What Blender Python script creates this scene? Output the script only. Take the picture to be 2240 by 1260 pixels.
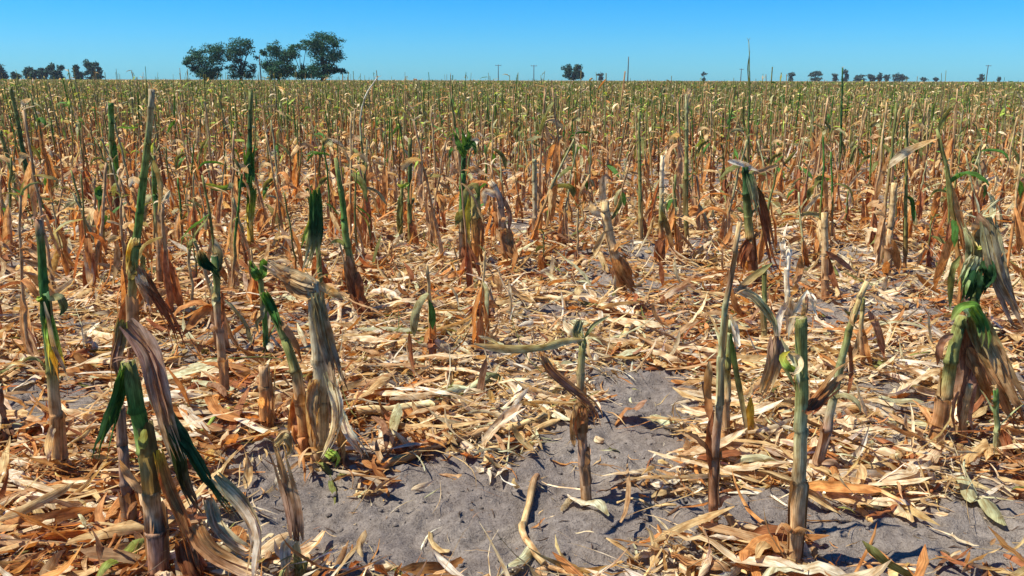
import bpy, math, numpy as np
from mathutils import Matrix, Vector
R = math.radians
rng = np.random.default_rng(7)
scene = bpy.context.scene
for o in list(bpy.data.objects): bpy.data.objects.remove(o)

# ------------------------------------------------------------------ camera
F = 1758.0            # focal length in pixels of the 2240 px wide picture
CAMH = 1.3
PITCH = math.atan((630 - 175) / F)
ROLL = R(0.15)
cam_d = bpy.data.cameras.new('camera'); cam = bpy.data.objects.new('camera', cam_d)
scene.collection.objects.link(cam); scene.camera = cam
cam_d.sensor_width = 36; cam_d.lens = 36 * F / 2240
cam_d.clip_start = 0.05; cam_d.clip_end = 6000
CM = Matrix.Translation((0, 0, CAMH)) @ Matrix.Rotation(math.pi/2 - PITCH, 4, 'X') @ Matrix.Rotation(ROLL, 4, 'Z')
cam.matrix_world = CM
RM = np.array(CM.to_3x3())

# ------------------------------------------------------------------ sky and sun
SUN_DIR = np.array([-0.97, -0.06, 1.62]); SUN_DIR /= np.linalg.norm(SUN_DIR)
SUN_EL = math.asin(SUN_DIR[2]); SUN_ROT = math.atan2(SUN_DIR[0], SUN_DIR[1])
world = bpy.data.worlds.new("World"); scene.world = world; world.use_nodes = True
wn = world.node_tree; wn.nodes.clear()
sky = wn.nodes.new('ShaderNodeTexSky'); sky.sky_type = 'NISHITA'; sky.sun_disc = False
sky.sun_elevation = SUN_EL; sky.sun_rotation = SUN_ROT
sky.altitude = 0; sky.air_density = 1.0; sky.dust_density = 0.2; sky.ozone_density = 3.0
tint = wn.nodes.new('ShaderNodeMix'); tint.data_type = 'RGBA'; tint.blend_type = 'MULTIPLY'
tint.inputs[0].default_value = 1.0
tint.inputs[7].default_value = (0.34, 0.78, 1.27, 1)
bgn = wn.nodes.new('ShaderNodeBackground'); bgn.inputs[1].default_value = 0.074
wo = wn.nodes.new('ShaderNodeOutputWorld')
hs = wn.nodes.new('ShaderNodeHueSaturation'); hs.inputs['Saturation'].default_value = 1.13
wn.links.new(sky.outputs[0], tint.inputs[6]); wn.links.new(tint.outputs[2], hs.inputs['Color']); wn.links.new(hs.outputs[0], bgn.inputs[0]); wn.links.new(bgn.outputs[0], wo.inputs[0])
sd = bpy.data.lights.new('sun', 'SUN'); sd.energy = 5.0; sd.angle = R(0.53); sd.color = (1.0, 0.93, 0.80)
sun = bpy.data.objects.new('sun', sd); scene.collection.objects.link(sun)
sun.rotation_euler = Vector(SUN_DIR).to_track_quat('Z', 'Y').to_euler()
scene.view_settings.view_transform = 'Standard'; scene.view_settings.look = 'None'
scene.view_settings.gamma = 1; scene.view_settings.exposure = 0.78
scene.view_settings.use_curve_mapping = False
scene.render.engine = 'CYCLES'
scene.cycles.max_bounces = 6; scene.cycles.transparent_max_bounces = 4

# ------------------------------------------------------------------ helpers: pixels of the 2240 x 1260 photograph to places on the field
def ray(px, py):
    return RM @ np.array([(px - 1120) / F, (630 - py) / F, -1.0])
def ground(px, py, z=0.0):
    d = ray(px, py); return np.array([0, 0, CAMH]) + d * ((z - CAMH) / d[2])
def at_depth(px, py, Y):
    d = ray(px, py); return np.array([0, 0, CAMH]) + d * (Y / d[1])
def project(P):
    q = (np.asarray(P) - np.array([0, 0, CAMH])) @ RM
    return 1120 + F * q[..., 0] / -q[..., 2], 630 - F * q[..., 1] / -q[..., 2], -q[..., 2]
def m_per_px(P):
    return project(P)[2] / F

_T = rng.random((256, 256))
def vnoise(x, y):
    xi = np.floor(x).astype(int); yi = np.floor(y).astype(int); fx = x - xi; fy = y - yi
    fx = fx*fx*(3-2*fx); fy = fy*fy*(3-2*fy)
    a = _T[xi & 255, yi & 255]; b = _T[(xi+1) & 255, yi & 255]; c = _T[xi & 255, (yi+1) & 255]; d = _T[(xi+1) & 255, (yi+1) & 255]
    return (a*(1-fx)+b*fx)*(1-fy)+(c*(1-fx)+d*fx)*fy - 0.5
def soil_h(x, y):
    x = np.asarray(x, float); y = np.asarray(y, float)
    near = np.clip((14 - np.abs(y)) / 8, 0, 1)
    h = 0.050*vnoise(x*1.7+9, y*1.7) + 0.030*vnoise(x*5+3, y*5) + near*(0.030*vnoise(x*13, y*13+5) + 0.024*vnoise(x*27, y*31) + 0.015*vnoise(x*49+1, y*53) - 0.014*np.clip(vnoise(x*22+8, y*26+3)-.22, 0, 1)*4)
    return h * np.clip((60 - np.abs(y)) / 40, 0.0, 1)

# ------------------------------------------------------------------ mesh accumulation
class MB:
    def __init__(s): s.v=[]; s.q=[]; s.t=[]; s.c=[]; s.f=[]; s.n=0
    def add(s, v, c, f, q=None, t=None):
        s.v.append(v); s.c.append(c); s.f.append(f)
        if q is not None and len(q): s.q.append(np.asarray(q)+s.n)
        if t is not None and len(t): s.t.append(np.asarray(t)+s.n)
        s.n += len(v)
    def mesh(s, name, mat, smooth=True, origin=None):
        v = np.concatenate(s.v); c = np.concatenate(s.c); f = np.concatenate(s.f)
        if origin is not None: v = v - np.asarray(origin)
        q = np.concatenate(s.q) if s.q else np.zeros((0,4),int); t = np.concatenate(s.t) if s.t else np.zeros((0,3),int)
        m = bpy.data.meshes.new(name)
        m.vertices.add(len(v)); m.vertices.foreach_set('co', v.astype(np.float32).ravel())
        idx = np.concatenate([q.ravel(), t.ravel()]); m.loops.add(len(idx)); m.loops.foreach_set('vertex_index', idx.astype(np.int32))
        n = len(q)+len(t); m.polygons.add(n)
        st = np.concatenate([np.arange(len(q))*4, len(q)*4+np.arange(len(t))*3]); m.polygons.foreach_set('loop_start', st.astype(np.int32))
        m.update(calc_edges=True)
        m.polygons.foreach_set('use_smooth', np.full(n, smooth))
        a = m.attributes.new('Col', 'FLOAT_COLOR', 'POINT'); a.data.foreach_set('color', np.concatenate([c, np.ones((len(c),1))],1).astype(np.float32).ravel())
        b = m.attributes.new('fib', 'FLOAT_VECTOR', 'POINT'); b.data.foreach_set('vector', np.concatenate([f, np.zeros((len(f),3-f.shape[1]))],1).astype(np.float32).ravel())
        m.materials.append(mat); return m
def link(name, mesh, parent=None, **props):
    o = bpy.data.objects.new(name, mesh); scene.collection.objects.link(o)
    if parent is not None: o.parent = parent
    for k, v in props.items():
        if v: o[k] = v
    return o
def col(x, n): return np.broadcast_to(np.asarray(x, float), (n, 3)) if np.ndim(x) == 1 else np.asarray(x, float)
def A(x, n): return np.broadcast_to(np.asarray(x, float), (n,)).astype(float)

def sections_to_mesh(mb, pos, sdv, nn, w, fold, cols, L, jit=0.0, five=False):
    N, K = pos.shape[:2]
    if five: offs = [(-1, 0.0), (-.5, .75), (0, 1.0), (.5, .75), (1, 0.0)]
    else: offs = [(-1, 0.0), (0, 1.0), (1, 0.0)]
    W = len(offs)
    vv = np.stack([pos + sdv*(w*o)[..., None] + nn*(w*fold*h)[..., None] for o, h in offs], 2)
    if jit: 
        e = rng.normal(0, 1, (N, K, W, 1)) * (w*jit)[..., None, None]
        vv = vv + nn[:, :, None, :] * e
    u = np.broadcast_to((np.arange(W)/(W-1))[None, None, :], (N, K, W))
    s = np.linspace(0, 1, K)[None, :, None] * L[:, None, None] + rng.random((N,1,1))*50
    s = np.broadcast_to(s, (N, K, W)); rid = np.broadcast_to(rng.random((N,1,1)), (N,K,W))
    fib = np.stack([u*w[..., None]*2 + rid*7, s, rid], -1)
    c = np.repeat(cols[:, :, None, :], W, 2)
    if W == 3: c = c * np.array([1, 1.08, 1])[None, None, :, None]
    base = (np.arange(N)*K*W)[:, None, None]; k = np.arange(K-1)[None, :, None]*W; j = np.arange(W-1)[None, None, :]
    a = base+k+j; q = np.stack([a, a+1, a+W+1, a+W], -1).reshape(-1, 4)
    mb.add(vv.reshape(-1, 3), c.reshape(-1, 3), fib.reshape(-1, 3), q)

def ribbons(mb, p0, yaw, pit, length, width, c0, c1, K=5, yawc=0, pitc=0, roll0=0, rollc=0, fold=0.3, t0=3, t1=2, jit=0.08, zclamp=False, five=False, wob=0.15, soil=False):
    p0 = np.atleast_2d(p0); N = len(p0)
    yaw, pit, length, width, yawc, pitc, roll0, rollc, fold, t0, t1 = [A(x, N)[:, None] for x in (yaw, pit, length, width, yawc, pitc, roll0, rollc, fold, t0, t1)]
    s = np.linspace(0, 1, K)[None, :]
    Y = yaw + yawc*s + np.cumsum(rng.normal(0, wob, (N, K)), 1)*0.7; P = pit + pitc*s + rng.normal(0, wob, (N, K)); r = roll0 + rollc*s + rng.normal(0, wob, (N, K))
    T = np.stack([np.cos(P)*np.cos(Y), np.cos(P)*np.sin(Y), np.sin(P)], -1)
    step = (length/(K-1))[..., None]
    pos = p0[:, None, :] + np.concatenate([np.zeros((N,1,3)), np.cumsum((T[:, :-1]+T[:, 1:])/2*step, 1)], 1)
    sh = np.stack([-np.sin(Y), np.cos(Y), np.zeros_like(Y)], -1); n0 = np.cross(T, sh)
    cr = np.cos(r)[..., None]; sr = np.sin(r)[..., None]
    sv = sh*cr + n0*sr; nn = -sh*sr + n0*cr
    prof = np.minimum(1, np.minimum(s*t0 + 0.35, (1-s)*t1 + 0.06)); w = width/2*prof
    if zclamp:
        g = soil_h(pos[..., 0], pos[..., 1]) if soil else 0
        low = pos[..., 2] - np.abs(sv[..., 2])*w*0.8
        pos[..., 2] += np.maximum(0, g + 0.003 - low)
    cols = col(c0, N)[:, None, :]*(1-s[..., None]) + col(c1, N)[:, None, :]*s[..., None]
    sections_to_mesh(mb, pos, sv, nn, w, fold, cols, length[:, 0], jit, five)
    return pos

def tubes(mb, pos, rad, cols, S=8, cap=True, squash=None):
    N, K = pos.shape[:2]
    T = np.gradient(pos, axis=1); T /= np.linalg.norm(T, axis=-1, keepdims=True) + 1e-9
    ref = np.where(np.abs(T[..., 0:1]) > 0.8, np.array([0, 1.0, 0]), np.array([1.0, 0, 0]))
    u = np.cross(T, ref); u /= np.linalg.norm(u, axis=-1, keepdims=True); v = np.cross(T, u)
    a = np.arange(S)/S*2*math.pi
    rj = (1+rng.normal(0, .07, (N, 1, S))+rng.normal(0, .035, (N, K, S)))[..., None] if S >= 7 else 1
    vv = pos[:, :, None, :] + rj*rad[:, :, None, None]*(u[:, :, None, :]*np.cos(a)[None, None, :, None] + v[:, :, None, :]*np.sin(a)[None, None, :, None])
    L = np.concatenate([np.zeros((N,1)), np.cumsum(np.linalg.norm(np.diff(pos, axis=1), axis=-1), 1)], 1)
    fib = np.stack([np.broadcast_to(np.abs(np.arange(S)/S-0.5)[None, None, :]*0.12, (N,K,S)), np.broadcast_to(L[:, :, None], (N,K,S)), np.broadcast_to(rng.random((N,1,1)), (N,K,S))], -1)
    c = np.repeat(cols[:, :, None, :], S, 2)
    base = (np.arange(N)*K*S)[:, None, None]; k = np.arange(K-1)[None, :, None]*S; j = np.arange(S)[None, None, :]
    q = np.stack([base+k+j, base+k+(j+1)%S, base+k+S+(j+1)%S, base+k+S+j], -1).reshape(-1, 4)
    mb.add(vv.reshape(-1,3), c.reshape(-1,3), fib.reshape(-1,3), q)
    if cap:
        cv = pos[:, -1] ; n0 = mb.n
        t = np.stack([(np.arange(N)*K*S)[:, None] + (K-1)*S + np.arange(S)[None, :], (np.arange(N)*K*S)[:, None] + (K-1)*S + (np.arange(S)[None, :]+1) % S, N*K*S + np.arange(N)[:, None] + np.zeros((1,S),int)], -1).reshape(-1,3)
        mb.add(cv, np.broadcast_to(np.array([.42,.33,.20]), (N,3)), np.zeros((N,3)), None, t - N*K*S)

def smooth_path(pts, K):
    pts = np.asarray(pts, float); n = len(pts)
    if n == 2: s = np.linspace(0, 1, K)[:, None]; return pts[0]*(1-s)+pts[1]*s
    d = np.concatenate([[0], np.cumsum(np.linalg.norm(np.diff(pts[:, :2], axis=0), axis=1))]); d /= d[-1]
    P = np.vstack([2*pts[0]-pts[1], pts, 2*pts[-1]-pts[-2]]); out = []
    for x in np.linspace(0, 1, K):
        i = min(np.searchsorted(d, x, 'right')-1, n-2); i = max(i, 0); u = (x-d[i])/(d[i+1]-d[i]+1e-9)
        p0, p1, p2, p3 = P[i:i+4]
        out.append(0.5*((2*p1)+(-p0+p2)*u+(2*p0-5*p1+4*p2-p3)*u*u+(-p0+3*p1-3*p2+p3)*u**3))
    return np.array(out)

# ------------------------------------------------------------------ materials (colour of each blade lives in its own attribute, the nodes add fibres and specks)
def plant_material(name, transl=0.3, rough=0.5, spec=0.35, streak=0.35):
    m = bpy.data.materials.new(name); m.use_nodes = True; nt = m.node_tree; nt.nodes.clear(); N = nt.nodes.new; L = nt.links.new
    at = N('ShaderNodeAttribute'); at.attribute_name = 'Col'; fb = N('ShaderNodeAttribute'); fb.attribute_name = 'fib'
    mp = N('ShaderNodeMapping'); mp.inputs['Scale'].default_value = (420, 9, 3); L(fb.outputs['Vector'], mp.inputs['Vector'])
    n1 = N('ShaderNodeTexNoise'); n1.inputs['Scale'].default_value = 1; n1.inputs['Detail'].default_value = 2; L(mp.outputs[0], n1.inputs['Vector'])
    mp2 = N('ShaderNodeMapping'); mp2.inputs['Scale'].default_value = (60, 28, 3); L(fb.outputs['Vector'], mp2.inputs['Vector'])
    n2 = N('ShaderNodeTexNoise'); n2.inputs['Scale'].default_value = 1; n2.inputs['Detail'].default_value = 4; L(mp2.outputs[0], n2.inputs['Vector'])
    r1 = N('ShaderNodeMapRange'); r1.inputs[1].default_value = 0.3; r1.inputs[2].default_value = 0.7; r1.inputs[3].default_value = 1-streak; r1.inputs[4].default_value = 1+streak; L(n1.outputs[0], r1.inputs[0])
    r2 = N('ShaderNodeMapRange'); r2.inputs[1].default_value = 0.35; r2.inputs[2].default_value = 0.62; r2.inputs[3].default_value = 0.0; r2.inputs[4].default_value = 1.0; L(n2.outputs[0], r2.inputs[0])
    ramp = N('ShaderNodeMix'); ramp.data_type = 'RGBA'; ramp.inputs[6].default_value = (0.62, 0.48, 0.36, 1); ramp.inputs[7].default_value = (1.1, 1.1, 1.1, 1); L(r2.outputs[0], ramp.inputs[0])
    mx = N('ShaderNodeMix'); mx.data_type = 'RGBA'; mx.blend_type = 'MULTIPLY'; mx.inputs[0].default_value = 1; L(at.outputs['Color'], mx.inputs[6]); L(ramp.outputs[2], mx.inputs[7])
    vm = N('ShaderNodeVectorMath'); vm.operation = 'SCALE'; L(mx.outputs[2], vm.inputs[0]); L(r1.outputs[0], vm.inputs['Scale'])
    bp = N('ShaderNodeBump'); bp.inputs['Strength'].default_value = 0.35; bp.inputs['Distance'].default_value = 0.002; L(n1.outputs[0], bp.inputs['Height'])
    pb = N('ShaderNodeBsdfPrincipled'); pb.inputs['Roughness'].default_value = rough; pb.inputs['Specular IOR Level'].default_value = spec
    L(vm.outputs[0], pb.inputs['Base Color']); L(bp.outputs[0], pb.inputs['Normal'])
    out = N('ShaderNodeOutputMaterial')
    if transl > 0:
        tr = N('ShaderNodeBsdfTranslucent'); g = N('ShaderNodeMix'); g.data_type = 'RGBA'; g.blend_type = 'MULTIPLY'; g.inputs[0].default_value = 1; g.inputs[7].default_value = (1.15, 0.92, 0.6, 1)
        L(vm.outputs[0], g.inputs[6]); L(g.outputs[2], tr.inputs[0])
        ms = N('ShaderNodeMixShader'); ms.inputs[0].default_value = transl; L(pb.outputs[0], ms.inputs[1]); L(tr.outputs[0], ms.inputs[2]); L(ms.outputs[0], out.inputs[0])
    else: L(pb.outputs[0], out.inputs[0])
    return m
M_LEAF = plant_material('dry_leaf', 0.42, 0.65, 0.18, 0.38)
M_STEM = plant_material('stalk_skin', 0.0, 0.75, 0.15, 0.45)
M_TREE = plant_material('tree_foliage', 0.15, 0.6, 0.2, 0.3)

def soil_material():
    m = bpy.data.materials.new('dry_soil'); m.use_nodes = True; nt = m.node_tree; nt.nodes.clear(); N = nt.nodes.new; L = nt.links.new
    g = N('ShaderNodeNewGeometry')
    def noise(sc, det, rough=.6):
        n = N('ShaderNodeTexNoise'); n.inputs['Scale'].default_value = sc; n.inputs['Detail'].default_value = det; n.inputs['Roughness'].default_value = rough; L(g.outputs['Position'], n.inputs['Vector']); return n
    a = noise(2.2, 4); b = noise(28, 6, .7); c = noise(160, 4, .7)
    cr = N('ShaderNodeValToRGB'); e = cr.color_ramp.elements
    e[0].position = .3; e[0].color = (.145, .123, .104, 1); e[1].position = .72; e[1].color = (.300, .266, .230, 1)
    L(b.outputs[0], cr.inputs[0])
    cr2 = N('ShaderNodeValToRGB'); e = cr2.color_ramp.elements
    e[0].position = .35; e[0].color = (.80, .77, .78, 1); e[1].position = .65; e[1].color = (1.1, 1.08, 1.05, 1); L(a.outputs[0], cr2.inputs[0])
    cr3 = N('ShaderNodeValToRGB'); e = cr3.color_ramp.elements
    e[0].position = .34; e[0].color = (.42, .38, .36, 1); e[1].position = .5; e[1].color = (1, 1, 1, 1); L(c.outputs[0], cr3.inputs[0])
    x = N('ShaderNodeMix'); x.data_type = 'RGBA'; x.blend_type = 'MULTIPLY'; x.inputs[0].default_value = 1; L(cr.outputs[0], x.inputs[6]); L(cr2.outputs[0], x.inputs[7])
    y = N('ShaderNodeMix'); y.data_type = 'RGBA'; y.blend_type = 'MULTIPLY'; y.inputs[0].default_value = .8; L(x.outputs[2], y.inputs[6]); L(cr3.outputs[0], y.inputs[7])
    ad = N('ShaderNodeMath'); ad.operation = 'MULTIPLY_ADD'; ad.inputs[1].default_value = 0.35; L(c.outputs[0], ad.inputs[0]); L(b.outputs[0], ad.inputs[2])
    bp = N('ShaderNodeBump'); bp.inputs['Strength'].default_value = 1.0; bp.inputs['Distance'].default_value = 0.018; L(ad.outputs[0], bp.inputs['Height'])
    pb = N('ShaderNodeBsdfPrincipled'); pb.inputs['Roughness'].default_value = .95; pb.inputs['Specular IOR Level'].default_value = .15
    L(y.outputs[2], pb.inputs['Base Color']); L(bp.outputs[0], pb.inputs['Normal'])
    o = N('ShaderNodeOutputMaterial'); L(pb.outputs[0], o.inputs[0]); return m
M_SOIL = soil_material()

PAL = dict(cream=(.78,.66,.42), straw=(.62,.46,.22), white=(.82,.77,.60), tan=(.52,.34,.17), orange=(.55,.265,.085), rust=(.36,.145,.058), brown=(.25,.14,.075),
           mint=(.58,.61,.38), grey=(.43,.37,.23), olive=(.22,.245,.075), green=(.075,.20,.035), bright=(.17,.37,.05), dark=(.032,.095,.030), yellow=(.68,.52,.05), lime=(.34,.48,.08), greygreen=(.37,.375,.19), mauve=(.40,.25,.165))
PAL = {k: np.array(v) for k, v in PAL.items()}
def C(c): return PAL[c] if isinstance(c, str) else np.array(c)

# ------------------------------------------------------------------ the ground: one sheet, finely modelled near the camera
def axis(dense0, dense1, step, far, n):
    a = np.arange(dense0, dense1, step); g = step*1.0
    r = []; x = dense1; k = (far-dense1); gg = np.geomspace(step, k, n); r = dense1 + gg
    return a, r
xa = np.arange(-2.6, 2.6, 0.016); gx = np.geomspace(0.03, 3000, 60)
xs = np.concatenate([-2.6-gx[::-1], xa, 2.6+gx])
ya = np.arange(1.5, 5.0, 0.016); gy = np.geomspace(0.02, 3500, 130); gyn = np.geomspace(0.05, 300, 14)
ys = np.concatenate([1.5-gyn[::-1], ya, 5.0+gy])
X, Y = np.meshgrid(xs, ys); Z = soil_h(X, Y)
nx, ny = len(xs), len(ys); ii = np.arange(nx-1)[None, :]; jj = np.arange(ny-1)[:, None]*nx
q = np.stack([jj+ii, jj+ii+1, jj+ii+1+nx, jj+ii+nx], -1).reshape(-1, 4)
mb = MB(); V = np.stack([X.ravel(), Y.ravel(), Z.ravel()], -1); mb.add(V, np.ones((len(V),3))*.2, V, q)
link('ground', mb.mesh('ground', M_SOIL), kind='structure', label='dry cracked grey brown field soil')

# ------------------------------------------------------------------ where litter lies thick and where soil is bare (centres found on the photograph, laid on the ground)
BARE = [(1500,1130,120,50,.9),(2050,780,60,18,.6),(1560,760,50,16,.6),(1240,560,50,12,.6),(1990,560,60,14,.6),(1000,1150,445,125,.975),(1330,990,170,70,.95),(1400,880,110,62,.95),(105,885,115,42,.93),(1680,1120,210,62,.975),(1990,1185,320,82,.975),(2190,1170,150,95,.95),
        (640,1070,110,80,.9),(1710,590,80,40,.85),(1860,560,80,25,.85),(1800,690,110,24,.85),(1470,545,90,24,.8),(1090,512,90,14,.85),(930,452,60,14,.8),(180,720,80,18,.8),
        (1960,870,90,24,.75),(2220,860,70,50,.85),(750,700,40,24,.7),(1960,620,120,16,.6),(1650,540,90,20,.7),(2080,1000,60,24,.5),(1190,690,60,20,.6),(520,1050,60,40,.5),(1900,640,60,20,.6),(2150,1050,80,30,.55)]
PILES = [(1590,1215,210,60),(800,1045,45,35),(1800,1060,60,30),(700,1010,120,24)]
def cover(x, y):
    p = np.stack([x, y, np.zeros_like(x)], -1); px, py, _ = project(p)
    d = np.ones_like(x)
    wob = vnoise(x*4+40, y*4)*0.6 + vnoise(x*11, y*11+60)*0.6
    for cx, cy, rx, ry, s in BARE:
        e = ((px-cx)/rx)**2 + ((py-cy)/ry)**2 + wob
        d = np.minimum(d, 1 - s*np.clip((1.25-e)/0.4, 0, 1))
    for cx, cy, rx, ry in PILES:
        e = ((px-cx)/rx)**2 + ((py-cy)/ry)**2 + wob*.6
        d = np.maximum(d, np.clip((1.1-e)/0.3, 0, 1))
    gen = vnoise(x*1.3+17, y*1.3+31) + .5*vnoise(x*3.3, y*3.3)
    return d*np.clip(0.85 + 1.1*gen, .25, 1)

def litter_colors(n, x, y):
    names = ['cream','straw','white','tan','orange','rust','brown','mint','olive','grey']
    px, py, _ = project(np.stack([x, y, 0*x], -1))
    clump = vnoise(x*2.3+5, y*2.3+70)*2.2 + vnoise(x*.8, y*.8+9)*1.2
    warm = np.clip(0.33 + clump + np.where(px < 900, .07, -.04), .05, .75)
    r = rng.random(n)
    pw = np.array([.04,.12,.0,.22,.42,.13,.04,0,.02,.01]); pc = np.array([.36,.26,.11,.10,.05,.01,.02,.045,.02,.025])
    cw = np.cumsum(pw/pw.sum()); cc = np.cumsum(pc/pc.sum()); k = rng.random(n)
    i = np.where(r < warm, np.searchsorted(cw, k), np.searchsorted(cc, k)); i = np.clip(i, 0, 9)
    P = np.array([PAL[a] for a in names]); c = P[i]*rng.uniform(.72, 1.15, (n,1)); return c, i, names

def scatter(n, y0, y1, power=1.0, margin=1.12):
    """points spread evenly per screen row between depths y0 and y1, inside the view wedge"""
    u = rng.random(n); y = (y0**power + u*(y1**power-y0**power))**(1/power)
    hw = y*0.637*margin*1.1+.25; x = rng.uniform(-1, 1, n)*hw; return x, y

# ------------------------------------------------------------------ fallen leaf litter too many to count
def litter(mb, n, y0, y1, power, lmin, lmax, wmin, wmax, K, zmax, pit=.25, use_cover=True):
    x, y = scatter(n, y0, y1, power)
    if use_cover: keep = rng.random(n) < cover(x, y); x = x[keep]; y = y[keep]
    n = len(x); c, i, _ = litter_colors(n, x, y)
    c2 = c*rng.uniform(.75, 1.2, (n,1))*(1+rng.normal(0, .05, (n,3)))
    L = lmin + (lmax-lmin)*rng.random(n)**1.8; W = wmin + (wmax-wmin)*rng.random(n)**2
    z = soil_h(x, y) + rng.random(n)**2*zmax + .004
    yaw = rng.normal(0, .75, n) + np.where(rng.random(n) < .5, 0, math.pi); far = rng.random(n) < .35; yaw = np.where(far, rng.random(n)*6.28, yaw)
    ribbons(mb, np.stack([x-np.cos(yaw)*L/2, y-np.sin(yaw)*L/2, z], -1), yaw, rng.normal(.06, pit, n), L, W, c, c2, K=K, yawc=rng.normal(0, .9, n), pitc=rng.normal(-.1, .5, n),
            roll0=rng.normal(0, .42, n), rollc=rng.normal(0, .9, n), fold=rng.normal(0, .6, n), t0=rng.uniform(1, 8, n), t1=rng.uniform(1, 7, n), jit=.12, zclamp=True, soil=True)
mb = MB()
litter(mb, 15000, 1.6, 4.6, 1.9, .05, .26, .005, .036, 7, .05, .3)
litter(mb, 14000, 1.6, 4.6, 1.9, .03, .12, .002, .012, 4, .035, .35)
litter(mb, 4200, 1.6, 6.5, 1.9, .15, .5, .003, .014, 7, .07, .12)
litter(mb, 2600, 1.6, 6.5, 1.9, .16, .42, .012, .036, 8, .07, .12)
litter(mb, 34000, 4.5, 10, 1.6, .06, .32, .008, .045, 5, .09, .45)
litter(mb, 34000, 10, 32, 1.35, .12, .45, .02, .07, 4, .16, .6)
def flat_pieces(n):
    x, y = scatter(n, 2.0, 9.5, 1.5); keep = rng.random(n) < cover(x, y)**2; x = x[keep]; y = y[keep]; n = len(x)
    c = np.array([C(k) for k in ('cream','straw','white','tan','mint')])[rng.choice(5, n, p=[.42,.22,.16,.13,.07])]*rng.uniform(.85, 1.1, (n,1)); L = rng.uniform(.12, .38, n); yaw = rng.normal(0, .5, n)
    ribbons(mb, np.stack([x-L/2, y, soil_h(x, y)+rng.uniform(.03, .08, n)], -1), yaw, rng.normal(0, .1, n), L, rng.uniform(.014, .04, n), c, c*rng.uniform(.8, 1.1, (n,1)), K=7, yawc=rng.normal(0, .6, n), pitc=rng.normal(-.1, .25, n), roll0=rng.normal(0, .3, n), rollc=rng.normal(0, .6, n), fold=rng.normal(.15, .3, n), t0=rng.uniform(1, 8, n), t1=rng.uniform(1, 8, n), jit=.1, zclamp=True, soil=True)
flat_pieces(6500)
link('leaf_litter', mb.mesh('leaf_litter', M_LEAF), kind='stuff', label='dense layer of torn dry corn leaves covering the soil', category='leaf litter')
mb = MB()      # crumbs and fibres on the bare soil
litter(mb, 2600, 1.6, 5.5, 1.6, .008, .045, .001, .006, 3, .004, .1, False)
litter(mb, 420, 1.6, 5.0, 1.6, .05, .16, .0015, .004, 6, .006, .1, False)
x, y = scatter(1500, 1.6, 5.0, 1.6); n = len(x); dk = np.array([.09,.065,.05])*rng.uniform(.5, 1.8, (n,1)); Ld = rng.uniform(.008, .06, n)
ribbons(mb, np.stack([x, y, soil_h(x, y)+.003], -1), rng.random(n)*6.28, rng.normal(0, .2, n), Ld, rng.uniform(.0015, .006, n), dk, dk*1.3, K=4, yawc=rng.normal(0, .9, n), roll0=rng.normal(0, .6, n), zclamp=True, soil=True)
link('straw_crumbs', mb.mesh('straw_crumbs', M_LEAF), kind='stuff', label='small straw crumbs and fibres strewn over the bare soil', category='straw crumbs')
# clods
def clods(n):
    mb = MB(); x, y = scatter(n, 1.6, 6, 1.5); r = .0015 + .009*rng.random(n)**4
    t = (1+5**.5)/2; iv = np.array([(-1,t,0),(1,t,0),(-1,-t,0),(1,-t,0),(0,-1,t),(0,1,t),(0,-1,-t),(0,1,-t),(t,0,-1),(t,0,1),(-t,0,-1),(-t,0,1)])/1.9
    it = np.array([(0,11,5),(0,5,1),(0,1,7),(0,7,10),(0,10,11),(1,5,9),(5,11,4),(11,10,2),(10,7,6),(7,1,8),(3,9,4),(3,4,2),(3,2,6),(3,6,8),(3,8,9),(4,9,5),(2,4,11),(6,2,10),(8,6,7),(9,8,1)])
    v = iv[None]*r[:, None, None]*rng.uniform(.6, 1.35, (n,12,3))*np.array([1.2,1.2,.7]); v += np.stack([x, y, soil_h(x, y)+r*.2], -1)[:, None]
    mb.add(v.reshape(-1,3), np.ones((n*12,3))*.2, v.reshape(-1,3), None, (it[None]+np.arange(n)[:, None, None]*12).reshape(-1,3)); return mb
link('soil_clods', clods(9000).mesh('soil_clods', M_SOIL), kind='stuff', label='small crumbly clods of dry soil on the ground', category='soil clods')

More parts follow.
